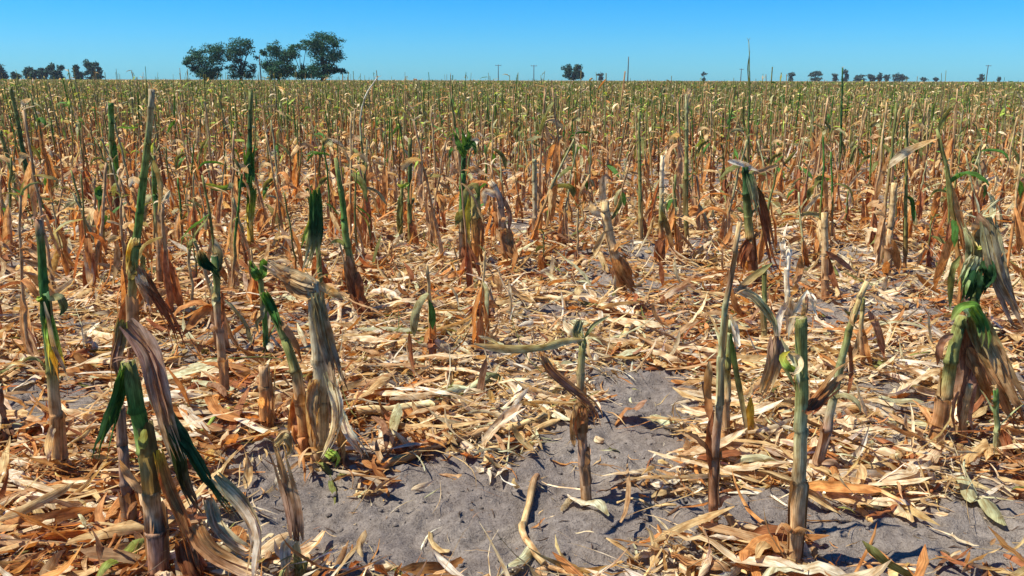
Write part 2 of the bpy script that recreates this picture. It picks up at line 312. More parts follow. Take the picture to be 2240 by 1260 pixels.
# ------------------------------------------------------------------ hero stalks: traced on the photograph for position and bearing, built at their own place on the ground
def grad(stops, t):
    ts = [s[0] for s in stops]; cs = np.array([C(s[1]) for s in stops]); return np.stack([np.interp(t, ts, cs[:, i]) for i in range(3)], -1)
def px_ribbon(name, root, Y, pts, w, c, dy=(0, 0), roll=0.0, rollc=0.0, fold=.35, t0=4, t1=3, K=12, label=None, org=None, jit=.05, five=True):
    """a blade whose run is given by points; depth changes by dy along it, so it curves in space"""
    p = smooth_path(pts, K); t = np.linspace(0, 1, K); yy = Y + dy[0]*(1-t) + dy[1]*t + .012*np.sin(t*7+rng.random()*6)
    P = np.array([at_depth(a, b, d) for (a, b), d in zip(p, yy)]); g = soil_h(P[:, 0], P[:, 1]); P[:, 2] = np.maximum(P[:, 2], g + .006)
    T = np.gradient(P, axis=0); T /= np.linalg.norm(T, axis=1, keepdims=True)
    vd = P - np.array([0, 0, CAMH]); vd /= np.linalg.norm(vd, axis=1, keepdims=True)
    s = np.cross(T, vd); s /= np.linalg.norm(s, axis=1, keepdims=True)+1e-9; n = np.cross(s, T)
    r = roll + rollc*t + rng.normal(0, .10, K); sv = s*np.cos(r)[:, None] + n*np.sin(r)[:, None]; nn = -s*np.sin(r)[:, None] + n*np.cos(r)[:, None]
    ws = .86*w*m_per_px(P)/2*np.minimum(1, np.minimum(t*t0+.3, (1-t)*t1+.07))*(1+rng.normal(0, .06, K))/max(.55, abs(math.cos(roll)))
    cc = grad(c, t) if isinstance(c, list) else np.repeat(C(c)[None], K, 0)
    L = np.array([np.linalg.norm(np.diff(P, axis=0), axis=1).sum()])
    mb = MB()
    if w >= 21 and name == 'leaf':
        ns = 2 if w < 30 else 3 if w < 44 else 4; split = rng.uniform(.25, .55); body = ws*np.clip(1-(t-split)*2.2, .22, 1)
        sections_to_mesh(mb, P[None], sv[None], nn[None], body[None]*.95, fold, cc[None], L, jit, five)
        for k in range(ns+1):
            o_ = (k/ns*2-1)*.72; s0 = rng.uniform(0, .25); tk = np.clip((t-s0)/(1-s0), 0, 1); dv = rng.normal(0, .5); dn = rng.normal(0, .6)
            Pk = P + sv*(ws*0 + w*m_per_px(P)/2*(o_*(.9) + tk**2*dv*.7))[:, None] + nn*(w*m_per_px(P)/2*tk**2*dn)[:, None]; Pk[:, 2] = np.maximum(Pk[:, 2], soil_h(Pk[:, 0], Pk[:, 1])+.006)
            rk = rng.normal(0, .4) + tk*rng.normal(0, 1.2); svk = sv*np.cos(rk)[:, None]+nn*np.sin(rk)[:, None]; nk = -sv*np.sin(rk)[:, None]+nn*np.cos(rk)[:, None]
            wk = w*m_per_px(P)/2*rng.uniform(.25, .42)*np.minimum(1, np.minimum(t*5+.2, (1-t)*rng.uniform(1.5, 4)+.05))*(t < rng.uniform(.75, 1.3))
            sections_to_mesh(mb, Pk[None], svk[None], nk[None], wk[None], rng.normal(.2, .4), (cc*rng.uniform(.75, 1.25)*(1+rng.normal(0, .05, 3)))[None], L, .1, False)
    else: sections_to_mesh(mb, P[None], sv[None], nn[None], ws[None], fold, cc[None], L, jit, five)
    o = np.zeros(3) if org is None else org
    return link(name, mb.mesh(name, M_LEAF, origin=o), root, label=label)

def px_stem(root, Y, pts, w0, w1, stops, org, dy=0.0, sides=10, name='stem', nodes=True, cap=True):
    P2 = smooth_path(pts, 22); t = np.linspace(0, 1, 22)
    P = np.array([at_depth(a, b, Y + dy*s) for (a, b), s in zip(P2, t)]); P[0, 2] = min(P[0, 2], -.02) if name == 'stem' else P[0, 2]
    # resample denser round the nodes
    L = np.concatenate([[0], np.cumsum(np.linalg.norm(np.diff(P, axis=0), axis=1))]); Lt = L[-1]
    sp = .115 + .05*rng.random(); nd = np.arange(sp*rng.uniform(.4, 1), Lt-.02, sp)
    S = np.concatenate([np.linspace(0, Lt, 12), nd-.008, nd, nd+.008]) if nodes else np.linspace(0, Lt, 10); S = np.unique(np.clip(S, 0, Lt))
    Q = np.stack([np.interp(S, L, P[:, i]) for i in range(3)], -1); Q[1:-1] += rng.normal(0, .0012, (len(S)-2, 3))
    tt = S/Lt; mp = m_per_px(Q); rad = .88*(w0*(1-tt)+w1*tt)*mp/2
    near = np.zeros(len(S))
    if nodes:
        for d in nd: near = np.maximum(near, np.exp(-((S-d)/.006)**2))
    rad = rad*(1+.16*near)*(1+rng.normal(0, .03, len(S)))
    cc = grad(stops, tt)*(1-.45*near)[:, None]*(1+rng.normal(0, .06, (len(S), 1)))
    mb = MB(); tubes(mb, Q[None], rad[None], cc[None], sides, cap)
    o = link(name, mb.mesh(name, M_STEM, origin=org), root)
    return Q, rad, cc, nd, S

def sheath(root, org, Q, rad, a, b, c, flare=1.25, yaw=0.0, arc=4.2):
    """dry leaf sheath: an open curved shell round the stem between two of its sections"""
    idx = np.linspace(a, b, 7); P = np.stack([np.interp(idx, np.arange(len(Q)), Q[:, i]) for i in range(3)], -1); r = np.interp(idx, np.arange(len(Q)), rad)
    T = np.gradient(P, axis=0); T /= np.linalg.norm(T, axis=1, keepdims=True)+1e-9
    u = np.cross(T, [1., 0, 0]); u /= np.linalg.norm(u, axis=1, keepdims=True); v = np.cross(T, u); W = 8; f = []
    t = np.linspace(0, 1, 7)
    for j in range(W):
        an = yaw + (j/(W-1)-.5)*arc*(1-.35*t); rr = r*(1.12+(flare-1)*t**2+.05*rng.random()) + .0012
        f.append(P + u*(np.cos(an)*rr)[:, None] + v*(np.sin(an)*rr)[:, None])
    vv = np.stack(f, 1); vv[-1] += T[-1]*rng.uniform(-.012, .014, (W, 1))
    k = np.arange(6)[:, None]*W; j = np.arange(W-1)[None]; q = np.stack([k+j, k+j+1, k+W+j+1, k+W+j], -1).reshape(-1, 4)
    fib = np.stack([np.broadcast_to(np.arange(W)*.005, (7, W)), np.broadcast_to(t[:, None]*.12, (7, W)), np.full((7, W), rng.random())], -1)
    cc = np.repeat((C(c)[None, None]*(1+rng.normal(0, .08, (7,1,1)))), W, 1)*np.ones((7, W, 3))
    mb = MB(); mb.add(vv.reshape(-1,3), cc.reshape(-1,3), fib.reshape(-1,3), q); link('leaf_sheath', mb.mesh('leaf_sheath', M_LEAF, origin=org), root)

def fray(root, org, tip, n, L, c, w=.006, spread=.5):
    mb = MB(); yaw = rng.random(n)*6.28
    ribbons(mb, np.tile(tip, (n,1))+rng.normal(0, .004, (n,3)), yaw, rng.uniform(1.5-spread*2, 1.5, n), rng.uniform(.4, 1, n)*L, rng.uniform(.5, 1.4, n)*w, C(c), C(c)*1.1, K=5, pitc=-rng.random(n)*2.2, roll0=rng.random(n)*3, t1=3)
    link('frayed_top', mb.mesh('frayed_top', M_LEAF, origin=org), root)

HEROES = []; STANDS = []
def hero(label, pts, w0, w1, stops, leaves=(), more=(), base=None, frayc='straw', nfray=5, frayL=.05, lean=0.0, sheaths=1, name='corn_stalk', group='broken corn stalks standing in the field'):
    b = ground(*(base or pts[0])); Y = b[1]
    root = bpy.data.objects.new(name, None); root.empty_display_size = .1; scene.collection.objects.link(root); org = np.array([b[0], b[1], 0.0]); root.location = org
    root['label'] = label; root['category'] = 'corn stalk'; root['group'] = group
    STANDS.append((b[0], b[1]))
    Q, rad, cc, nd, S = px_stem(root, Y, pts, w0, w1, stops, org, lean)
    for i in range(sheaths):
        a = rng.uniform(.02, .25) + i*.3; bb = min(a+rng.uniform(.16, .3), .97); k = len(Q)-1
        cm = cc[int((a+bb)/2*k)]*1.25; sheath(root, org, Q, rad, a*k, bb*k, cm*.6+C('tan')*.4, yaw=rng.random()*6.28)
    if nfray: fray(root, org, Q[-1], nfray, frayL, frayc)
    for i in range(3 if w0 > 22 else 2 if w0 > 14 else 1):
        k = rng.integers(1, max(2, int(len(Q)*.75))); a = rng.random()*6.28; cc_ = np.clip(cc[k]*rng.uniform(1.1, 1.7)+.04, 0, .8); mbp = MB()
        ribbons(mbp, Q[k]+np.array([math.cos(a), math.sin(a), 0])*rad[k]*1.05, a+rng.normal(0, .6), rng.uniform(.9, 1.45), rng.uniform(.05, .15), rad[k]*rng.uniform(.7, 1.5), cc_, cc_*rng.uniform(.8, 1.1), K=8, pitc=-rng.uniform(.3, 2.6), roll0=rng.normal(0,.4), rollc=rng.normal(0, 1.3), fold=rng.normal(.3,.4), t0=5, t1=rng.uniform(1.2,5), zclamp=True)
        link('peeling_strip', mbp.mesh('peeling_strip', M_LEAF, origin=org), root)
    for lf in leaves:
        lf = dict(lf); nm = lf.pop('name', 'leaf'); px_ribbon(nm, root, Y+lf.pop('y', 0), lf.pop('p'), lf.pop('w'), lf.pop('c'), org=org, **lf)
    for st in more:
        px_stem(root, Y+st.get('y', 0), st['p'], st['w'][0], st['w'][1], st['c'], org, st.get('dy', 0), name=st.get('name', 'side_stem'))
    HEROES.append(root); return root
def D(p, w, c, **k): return dict(p=p, w=w, c=c, **k)

hero('thick green stalk with shade-dark drooping leaves at the front left', [(352,1275),(335,1110),(318,980),(298,880),(280,790)], 50, 34,
     [(0,'rust'),(.25,'mauve'),(.42,'tan'),(.55,'olive'),(.8,'green'),(1,'olive')],
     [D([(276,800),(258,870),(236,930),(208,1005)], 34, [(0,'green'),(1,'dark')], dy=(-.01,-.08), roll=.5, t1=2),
      D([(275,705),(322,765),(345,850),(368,935),(395,1010)], 50, [(0,'mauve'),(.5,'mauve'),(1,'grey')], dy=(.0,-.06), roll=.2, fold=.5),
      D([(330,845),(372,920),(425,1000),(470,1080),(520,1150)], 42, [(0,'grey'),(.3,'dark'),(.8,'dark'),(1,'grey')], dy=(.0,-.05), roll=.7, fold=.6),  # blackish stretches of this and the next blade put shade into the colour
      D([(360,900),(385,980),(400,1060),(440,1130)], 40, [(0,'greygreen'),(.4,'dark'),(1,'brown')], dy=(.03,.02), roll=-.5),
      D([(470,1040),(535,1110),(562,1180),(548,1290)], 34, [(0,'greygreen'),(.35,'cream'),(1,'white')], dy=(-.03,-.12), roll=.3, t1=5),
      D([(455,1090),(480,1160),(540,1210),(560,1190)], 34, [(0,'grey'),(1,'cream')], dy=(0,-.05), roll=-.4),
      D([(345,985),(365,1060),(400,1140),(425,1230)], 30, [(0,'yellow'),(.2,'orange'),(1,'rust')], dy=(-.02,-.05), roll=.3),
      D([(310,1080),(280,1040),(262,1005)], 20, 'tan', dy=(-.02,-.03), roll=.4),
      D([(420,1150),(455,1200),(520,1240),(600,1275)], 46, [(0,'orange'),(.5,'tan'),(1,'white')], dy=(-.04,-.12), roll=.2),
      D([(268,700),(262,745),(252,790),(258,840)], 30, [(0,'olive'),(.5,'mauve'),(1,'brown')], dy=(0,.02), roll=-.4),
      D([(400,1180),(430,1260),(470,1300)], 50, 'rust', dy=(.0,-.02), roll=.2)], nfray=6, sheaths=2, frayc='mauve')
hero('brown dry stalk just behind the thick green front left stalk', [(288,1180),(278,1080),(268,980),(262,890)], 30, 24, [(0,'brown'),(.5,'mauve'),(1,'brown')],
     [D([(285,1130),(300,1060),(320,1150)], 24, 'orange', roll=.3)], frayc='tan')
hero('tall green stalk reaching the horizon, tan and brown leaves hanging below', [(288,800),(290,700),(290,610),(300,520),(314,390),(326,290),(332,195)], 24, 15,
     [(0,'rust'),(.2,'tan'),(.35,'olive'),(.6,'green'),(.85,'olive'),(1,'grey')],
     [D([(300,580),(335,640),(370,700),(392,765)], 26, [(0,'tan'),(.4,'rust'),(1,'rust')], dy=(0,-.05), roll=.3),
      D([(303,600),(318,640),(330,690)], 24, [(0,'cream'),(1,'mauve')], dy=(-.02,-.04), roll=-.3),
      D([(296,520),(290,545),(286,590),(290,610)], 24, [(0,'mint'),(.4,'yellow'),(1,'tan')], dy=(-.02,-.03), roll=.3, fold=.3),
      D([(292,640),(272,700),(262,760),(268,820)], 34, [(0,'tan'),(1,'orange')], dy=(0,.04), roll=.4),
      D([(322,330),(345,380),(352,420),(345,470)], 12, [(0,'olive'),(1,'straw')], dy=(0,.05), roll=.3),
      D([(312,400),(290,392),(282,410)], 14, 'white', dy=(0,-.05))], nfray=4)
hero('stalk at the left with a yellow lower leaf and dark green upper half', [(132,1035),(124,930),(112,800),(98,660),(84,480)], 34, 17,
     [(0,'straw'),(.2,'orange'),(.35,'tan'),(.44,'olive'),(.6,'dark'),(.9,'green'),(1,'mauve')],
     [D([(105,655),(130,650),(140,675),(130,690)], 20, [(0,'greygreen'),(1,'dark')], dy=(-.03,-.05), roll=.3),
      D([(96,660),(106,700),(118,760),(138,800),(150,835)], 10, [(0,'grey'),(1,'straw')], dy=(-.03,-.06)),
      D([(104,690),(112,740),(118,780),(128,830)], 27, [(0,'green'),(.35,'lime'),(.6,'yellow'),(1,'orange')], dy=(-.025,-.03), roll=.1, t1=5),
      D([(90,660),(82,648)], 14, 'lime', dy=(-.02,-.02)),
      D([(120,925),(108,960),(105,1010)], 18, 'cream', dy=(-.02,-.05), roll=.3)], frayc='mauve', sheaths=2)
hero('slim tan stalk with a folded dark green leaf on its top', [(492,890),(486,790),(478,690),(474,615),(470,560)], 22, 17, [(0,'orange'),(.4,'tan'),(.6,'mauve'),(.8,'olive'),(1,'dark')],
     [D([(436,548),(448,575),(470,592),(484,610)], 24, [(0,'grey'),(.25,'dark'),(1,'dark')], dy=(-.04,-.02), roll=.2, fold=.6),
      D([(474,600),(478,560),(470,522)], 20, [(0,'dark'),(1,'grey')], dy=(0,.01), roll=.3),
      D([(470,640),(466,672)], 12, 'mint', dy=(-.02,-.03)), D([(486,640),(488,690),(484,720)], 9, 'rust', dy=(-.02,-.03))], nfray=6, frayc='grey', frayL=.04)
hero('thin green stalk topped by a bright green torn leaf cup', [(582,790),(580,720),(576,660),(566,600)], 14, 13, [(0,'olive'),(.5,'green'),(1,'olive')],
     [D([(568,612),(556,595),(548,568)], 22, [(0,'green'),(1,'bright')], dy=(-.02,-.03), roll=.3, fold=.3, t1=6), D([(570,612),(576,590),(576,566)], 20, [(0,'bright'),(1,'green')], dy=(0,.02), roll=-.3, fold=.3, t1=6),
      D([(572,640),(574,690),(562,705),(566,730)], 12, 'greygreen', dy=(-.02,-.04), roll=.3)], nfray=0)
hero('leaning stalk with green leaf on top and rust lower sheath, left of centre', [(668,990),(664,920),(650,830),(630,760),(600,690),(578,650)], 34, 15, [(0,'rust'),(.25,'orange'),(.45,'tan'),(.6,'olive'),(.8,'olive'),(1,'green')],
     [D([(576,640),(590,665),(604,700),(610,728)], 24, [(0,'green'),(.5,'green'),(1,'dark')], dy=(-.03,-.04), roll=.2, fold=.6),
      D([(610,700),(640,740),(660,790)], 16, [(0,'tan'),(1,'rust')], dy=(-.02,-.03), roll=.3), D([(650,860),(640,940),(652,980)], 24, 'orange', dy=(.02,.0), roll=.3)], nfray=0)
hero('short orange brown stub with torn sheath top, left of centre', [(585,950),(580,880),(577,800)], 30, 24, [(0,'rust'),(.4,'orange'),(1,'tan')],
     [D([(590,950),(592,870),(588,790)], 22, [(0,'orange'),(1,'straw')], dy=(-.02,-.02), roll=.3, t1=8), D([(575,945),(560,970),(530,985)], 26, 'orange', dy=(-.02,-.05), roll=.2)], frayc='straw', nfray=7, frayL=.04)
hero('folded stalk with grey shredded top hanging beside pale upright leaves', [(700,1000),(703,900),(700,800),(692,700),(684,615)], 42, 28, [(0,'tan'),(.3,'straw'),(.6,'grey'),(1,'grey')],
     [D([(688,625),(650,610),(612,590),(585,572)], 40, [(0,'grey'),(.5,'straw'),(1,'cream')], dy=(-.02,.05), roll=.3, fold=.6, t1=4),
      D([(690,640),(660,640),(628,615),(605,600)], 36, [(0,'straw'),(1,'tan')], dy=(-.01,.03), roll=-.5, fold=.5),
      D([(692,640),(706,720),(722,790),(742,870)], 34, [(0,'greygreen'),(.6,'grey'),(1,'tan')], dy=(-.04,-.08), roll=.2, t1=3),
      D([(700,650),(720,720),(740,800),(762,855)], 14, [(0,'straw'),(1,'brown')], dy=(-.03,-.06), roll=.3),
      D([(690,620),(720,635),(755,655)], 20, 'straw', dy=(0,.04)),
      D([(716,812),(736,880),(732,940),(704,1005)], 30, [(0,'mint'),(.25,'white'),(1,'white')], dy=(-.06,-.12), roll=.2, fold=.5, t1=5),
      D([(742,895),(762,945),(788,985),(796,1005)], 24, [(0,'mint'),(.3,'white'),(1,'cream')], dy=(-.05,-.1), roll=.2, t1=5),
      D([(690,830),(684,900),(690,985)], 36, [(0,'straw'),(1,'tan')], dy=(-.04,-.05), roll=.3, t1=6), D([(725,860),(740,930),(742,1000)], 34, 'tan', dy=(-.02,-.03), roll=.4, t1=6),
      D([(712,985),(730,1000),(722,1012)], 22, 'lime', dy=(-.1,-.12)), D([(692,690),(712,682),(718,660)], 14, 'white', dy=(-.02,-.01))], nfray=8, frayL=.07)
hero('upright dark green leaf bundle above the folded grey stalk', [(705,700),(700,600),(692,500),(690,430)], 12, 12, [(0,'tan'),(.3,'olive'),(1,'green')],
     [D([(688,415),(690,480),(686,540),(674,598)], 26, [(0,'green'),(.5,'dark'),(1,'mint')], dy=(-.05,-.08), roll=.25, fold=.7, t0=5),
      D([(690,460),(672,500),(658,545)], 10, 'lime', dy=(-.02,-.04)), D([(698,410),(702,500),(696,560)], 12, 'dark', dy=(-.02,-.03), roll=.3)])
hero('green stub with one tan leaf standing on it, front left of bare soil', [(656,1275),(650,1225),(645,1178)], 26, 18, [(0,'green'),(.5,'olive'),(1,'straw')],
     [D([(650,1185),(640,1110),(620,1030),(602,965)], 38, [(0,'brown'),(.3,'mauve'),(.7,'tan'),(1,'straw')], dy=(0,.03), roll=.2, t0=1.5, t1=6, fold=.25),
      D([(600,975),(625,950),(635,985),(620,1000)], 26, [(0,'straw'),(1,'tan')], dy=(.02,.0), roll=.5),
      D([(640,1180),(624,1200),(630,1275)], 26, [(0,'white'),(1,'straw')], dy=(-.02,-.04), roll=.3, t1=6), D([(655,1245),(610,1210),(600,1180)], 14, 'cream', dy=(-.02,.02))], nfray=5, frayc='white', frayL=.04)
hero('lone brown stalk on bare soil with its top folded flat to the left', [(1284,1090),(1276,990),(1274,900),(1270,810),(1276,740)], 27, 17, [(0,'tan'),(.35,'mauve'),(.5,'orange'),(.65,'tan'),(1,'olive')],
     [D([(1278,742),(1230,748),(1190,760),(1110,764),(1035,752)], 20, [(0,'mint'),(.4,'greygreen'),(1,'grey')], dy=(-.02,-.22), roll=.5, fold=.5, t1=5),
      D([(1182,772),(1205,810),(1250,850),(1300,892),(1316,940)], 24, [(0,'tan'),(.4,'mauve'),(1,'orange')], dy=(-.1,-.0), roll=.3, fold=.5),
      D([(1270,890),(1262,930),(1272,985)], 32, [(0,'orange'),(1,'tan')], dy=(-.02,-.02), roll=.2, t1=7),
      D([(1272,745),(1240,718),(1232,695)], 16, 'cream', dy=(-.01,.02), roll=.3), D([(1278,740),(1300,710),(1335,690)], 10, [(0,'olive'),(1,'greygreen')], dy=(0,.05)),
      D([(1270,700),(1262,730),(1280,760)], 24, 'greygreen', dy=(-.01,-.02), roll=.4), D([(1282,905),(1262,885),(1252,940)], 12, 'straw', dy=(-.03,-.03))], nfray=12, frayL=.09, frayc='mint', sheaths=2)
hero('tall grey green stalk leaning right with rust base, right of centre', [(1560,1170),(1562,1040),(1572,900),(1578,760),(1592,640),(1606,570),(1618,485)], 25, 11, [(0,'rust'),(.25,'brown'),(.38,'mauve'),(.5,'greygreen'),(.75,'greygreen'),(.82,'brown'),(1,'straw')],
     [D([(1552,790),(1548,850),(1552,920)], 20, [(0,'straw'),(.5,'orange'),(1,'rust')], dy=(-.01,-.03), roll=.3, t1=6),
      D([(1606,632),(1650,650),(1690,700),(1700,745)], 22, [(0,'cream'),(.4,'mint'),(1,'greygreen')], dy=(-.01,.03), roll=.4, fold=.5),
      D([(1698,735),(1694,790),(1672,860),(1655,865)], 36, [(0,'mauve'),(.6,'tan'),(1,'straw')], dy=(.03,.05), roll=.25, fold=.4, t1=6),
      D([(1612,640),(1642,610),(1690,575)], 18, [(0,'tan'),(1,'olive')], dy=(0,.08), roll=.3),
      D([(1598,690),(1612,720),(1614,760),(1598,700)], 10, 'white', dy=(-.02,-.03)), D([(1560,900),(1550,960),(1556,1050)], 15, 'rust', dy=(-.02,-.02), roll=.3)], sheaths=2, nfray=3)
hero('thin olive stalk close behind the tall grey green leaning stalk', [(1584,978),(1590,880),(1592,800),(1598,700)], 19, 13, [(0,'orange'),(.4,'tan'),(.7,'olive'),(1,'greygreen')],
     [D([(1598,730),(1608,800),(1625,890),(1638,980)], 14, [(0,'green'),(.4,'olive'),(1,'tan')], dy=(-.03,-.06), roll=.3), D([(1642,870),(1640,940),(1640,995)], 20, [(0,'yellow'),(1,'orange')], dy=(-.02,-.02), roll=.3, t1=5)])
hero('thick olive topped stalk at lower right with a pale yellow leaf bud', [(1737,1235),(1745,1100),(1750,980),(1752,850),(1752,695)], 34, 28, [(0,'tan'),(.3,'tan'),(.6,'greygreen'),(.72,'olive'),(1,'olive')],
     [D([(1745,815),(1722,800),(1712,780),(1728,768)], 18, [(0,'green'),(.5,'lime'),(1,'yellow')], dy=(-.04,-.05), roll=.2, fold=.3), D([(1735,820),(1752,800),(1745,780),(1726,772)], 14, [(0,'cream'),(1,'straw')], dy=(-.06,-.06), roll=.3),
      D([(1765,905),(1800,865),(1835,830),(1860,815)], 34, [(0,'rust'),(.4,'orange'),(1,'straw')], dy=(-.02,.05), roll=.3, fold=.5, t0=2),
      D([(1766,635),(1745,670),(1728,715),(1725,745)], 11, [(0,'white'),(1,'grey')], dy=(.0,.0)), D([(1766,635),(1775,660),(1790,700)], 7, 'white', dy=(0,-.03)), D([(1767,638),(1764,665),(1762,705)], 9, 'mauve', dy=(0,0)), D([(1766,635),(1784,655),(1778,690)], 5, 'white', dy=(0,.02)),
      D([(1755,705),(1760,665),(1766,632)], 11, 'straw', dy=(.0,.01), t1=6), D([(1708,740),(1740,800),(1750,860)], 10, 'mint', dy=(-.01,-.02))], nfray=3, sheaths=1)
hero('leaning olive stalk behind the thick lower right stalk', [(1778,1050),(1802,970),(1820,880),(1845,770),(1870,680),(1896,615)], 25, 12, [(0,'tan'),(.3,'mauve'),(.45,'greygreen'),(.75,'olive'),(1,'straw')],
     [D([(1858,740),(1862,820),(1850,880)], 10, 'rust', dy=(0,-.02)), D([(1885,640),(1862,700),(1880,720)], 10, 'straw', dy=(.0,-.03)), D([(1842,800),(1870,770),(1880,720)], 12, 'tan', dy=(.02,.05), roll=.3)])
hero('white shredded stalk with curled pale leaves hanging from it', [(1728,760),(1724,680),(1722,600),(1728,545)], 14, 12, [(0,'tan'),(.4,'cream'),(1,'white')],
     [D([(1724,660),(1706,690),(1700,740),(1712,755)], 17, 'white', dy=(-.03,-.05), roll=.3), D([(1728,650),(1736,690),(1724,740)], 16, 'cream', dy=(-.03,-.04), roll=.4), D([(1735,620),(1748,600),(1752,560)], 20, [(0,'tan'),(1,'orange')], dy=(.02,.03), roll=.2), D([(1722,560),(1712,540),(1716,520)], 15, 'white', dy=(0,0))], nfray=10, frayc='white', frayL=.07)
hero('wrapped stalk at the right edge with bright green leaf collar', [(2048,965),(2066,870),(2085,770),(2105,690)], 34, 25, [(0,'orange'),(.3,'tan'),(.6,'olive'),(1,'olive')],
     [D([(2082,700),(2100,672),(2135,668),(2150,700)], 18, [(0,'olive'),(.5,'bright'),(1,'green')], dy=(-.04,-.04), roll=.4, fold=.6), D([(2125,672),(2145,700),(2152,735),(2146,760)], 26, [(0,'bright'),(.5,'green'),(1,'olive')], dy=(-.05,-.07), roll=.2),
      D([(2128,690),(2170,780),(2210,860),(2250,940)], 60, [(0,'olive'),(.35,'tan'),(1,'rust')], dy=(-.03,-.1), roll=.3, fold=.5, t0=3),
      D([(2112,700),(2118,800),(2100,900),(2108,950)], 46, [(0,'brown'),(.5,'mauve'),(1,'tan')], dy=(.02,.03), roll=.4, t1=5), D([(2120,760),(2150,830),(2172,890)], 40, [(0,'tan'),(1,'orange')], dy=(.0,-.02), roll=-.3),
      D([(2085,730),(2060,750),(2050,800)], 18, [(0,'mauve'),(1,'rust')], dy=(-.02,-.04), roll=.3)], more=[D([(2104,955),(2110,900),(2122,840)], (20,14), [(0,'orange'),(1,'straw')])], nfray=0, sheaths=2)
hero('tall leafy stalk at the right edge with cream ear and broad grey leaf', [(2140,905),(2130,760),(2132,660),(2140,560),(2142,480)], 24, 20, [(0,'brown'),(.5,'dark'),(.75,'olive'),(1,'straw')],
     [D([(2160,475),(2176,560),(2200,640),(2250,735)], 48, [(0,'greygreen'),(.5,'grey'),(1,'mauve')], dy=(-.03,-.12), roll=.25, fold=.3, t0=5, t1=5),
      D([(2140,545),(2146,510),(2142,465)], 40, [(0,'lime'),(.3,'straw'),(1,'mauve')], dy=(-.03,-.02), roll=.1, fold=.5, name='husk'), D([(2120,580),(2122,530),(2108,480)], 22, 'greygreen', dy=(-.02,.02), roll=.4),
      D([(2135,560),(2115,600),(2100,640)], 34, [(0,'mint'),(1,'green')], dy=(-.05,-.08), roll=.3), D([(2150,570),(2165,600),(2152,640)], 36, 'dark', dy=(-.05,-.08), roll=-.3), D([(2135,590),(2128,630),(2120,665)], 36, 'dark', dy=(-.07,-.08), roll=.3),
      D([(2160,560),(2185,545),(2180,575)], 18, 'orange', dy=(-.05,-.06)), D([(2100,560),(2082,600),(2078,680)], 15, 'olive', dy=(0,.04)), D([(2170,480),(2172,440),(2160,420)], 14, 'mint', dy=(0,.04))], nfray=9, frayL=.12, frayc='mint')
hero('thin green stalk with dark base at the right edge', [(2182,1005),(2180,930),(2178,850)], 16, 11, [(0,'brown'),(.3,'greygreen'),(1,'green')],
     [D([(2195,980),(2225,1010),(2235,1100)], 40, 'brown', dy=(-.02,-.05), roll=.3), D([(2192,940),(2210,990),(2222,1020)], 22, 'rust', dy=(-.03,-.04))])
hero('dark topped stalk with grey green drape under a flat pale leaf', [(1652,640),(1642,540),(1634,450),(1630,365)], 24, 16, [(0,'rust'),(.35,'rust'),(.6,'olive'),(.85,'dark'),(1,'dark')],
     [D([(1592,352),(1622,358),(1660,375)], 15, 'white', dy=(-.05,.02), roll=.4), D([(1640,380),(1650,430),(1660,480)], 22, [(0,'dark'),(.4,'greygreen'),(1,'mint')], dy=(-.04,-.06), roll=.3), D([(1640,400),(1665,440),(1690,560),(1710,600)], 22, [(0,'dark'),(.3,'rust'),(1,'rust')], dy=(0,-.03), roll=.3),
      D([(1645,380),(1690,365),(1705,362)], 12, 'tan', dy=(.02,.05)), D([(1642,520),(1625,560),(1620,600)], 22, 'rust', dy=(-.03,-.05), roll=.2)])
hero('tan stalk with orange leaf fan spreading at its foot, centre right', [(1362,650),(1350,580),(1330,500),(1322,440)], 30, 22, [(0,'orange'),(.4,'tan'),(1,'straw')],
     [D([(1350,560),(1368,600),(1390,645)], 38, [(0,'orange'),(1,'orange')], dy=(-.03,-.06), roll=.2, t1=8), D([(1320,450),(1318,410),(1325,385),(1340,395)], 18, [(0,'cream'),(1,'mauve')], dy=(-.02,-.03), roll=.3),
      D([(1325,470),(1300,462),(1292,440)], 20, 'cream', dy=(0,-.02)), D([(1300,560),(1310,530),(1330,500)], 16, 'straw', dy=(-.04,0)), D([(1338,480),(1355,450),(1360,420)], 10, 'olive', dy=(0,.02))])
hero('pair of orange sheathed stalks below a green curled leaf', [(1040,600),(1042,520),(1040,425)], 26, 24, [(0,'rust'),(.4,'orange'),(1,'olive')],
     [D([(1048,430),(1040,405),(1020,420),(1016,460)], 16, [(0,'green'),(.4,'greygreen'),(1,'green')], dy=(-.05,-.07), roll=.3), D([(1024,420),(1022,500),(1028,580)], 14, [(0,'lime'),(.5,'yellow'),(1,'mint')], dy=(-.04,-.04), roll=.2, t1=6),
      D([(1050,480),(1048,550),(1052,600)], 24, 'orange', dy=(-.04,-.05), roll=.3, t1=6), D([(1020,540),(1030,590),(1040,600)], 28, 'rust', dy=(-.05,-.07))], more=[D([(1012,600),(1010,510),(1010,430),(1010,380)], (18,13), [(0,'orange'),(.4,'tan'),(.7,'green'),(1,'green')])])
hero('dark green stalk crowned with a bright green crumpled leaf, centre', [(1012,560),(1012,440),(1014,340)], 13, 11, [(0,'tan'),(.5,'green'),(1,'dark')],
     [D([(1014,345),(1004,318),(994,292),(990,284)], 13, [(0,'green'),(1,'bright')], dy=(-.03,-.05), roll=.2, t1=2), D([(1016,345),(1016,310),(1010,280)], 14, [(0,'bright'),(.5,'green'),(1,'bright')], dy=(-.04,-.03), roll=-.3, t1=2), D([(1016,322),(1026,300),(1024,284)], 12, [(0,'dark'),(1,'bright')], dy=(-.02,-.05), roll=.4, t1=2),
      D([(1018,330),(1032,312),(1040,328),(1038,342)], 14, [(0,'green'),(1,'dark')], dy=(-.03,-.05), roll=.3, t1=2),
      D([(1030,330),(1042,305),(1048,310)], 16, 'white', dy=(0,.02))])
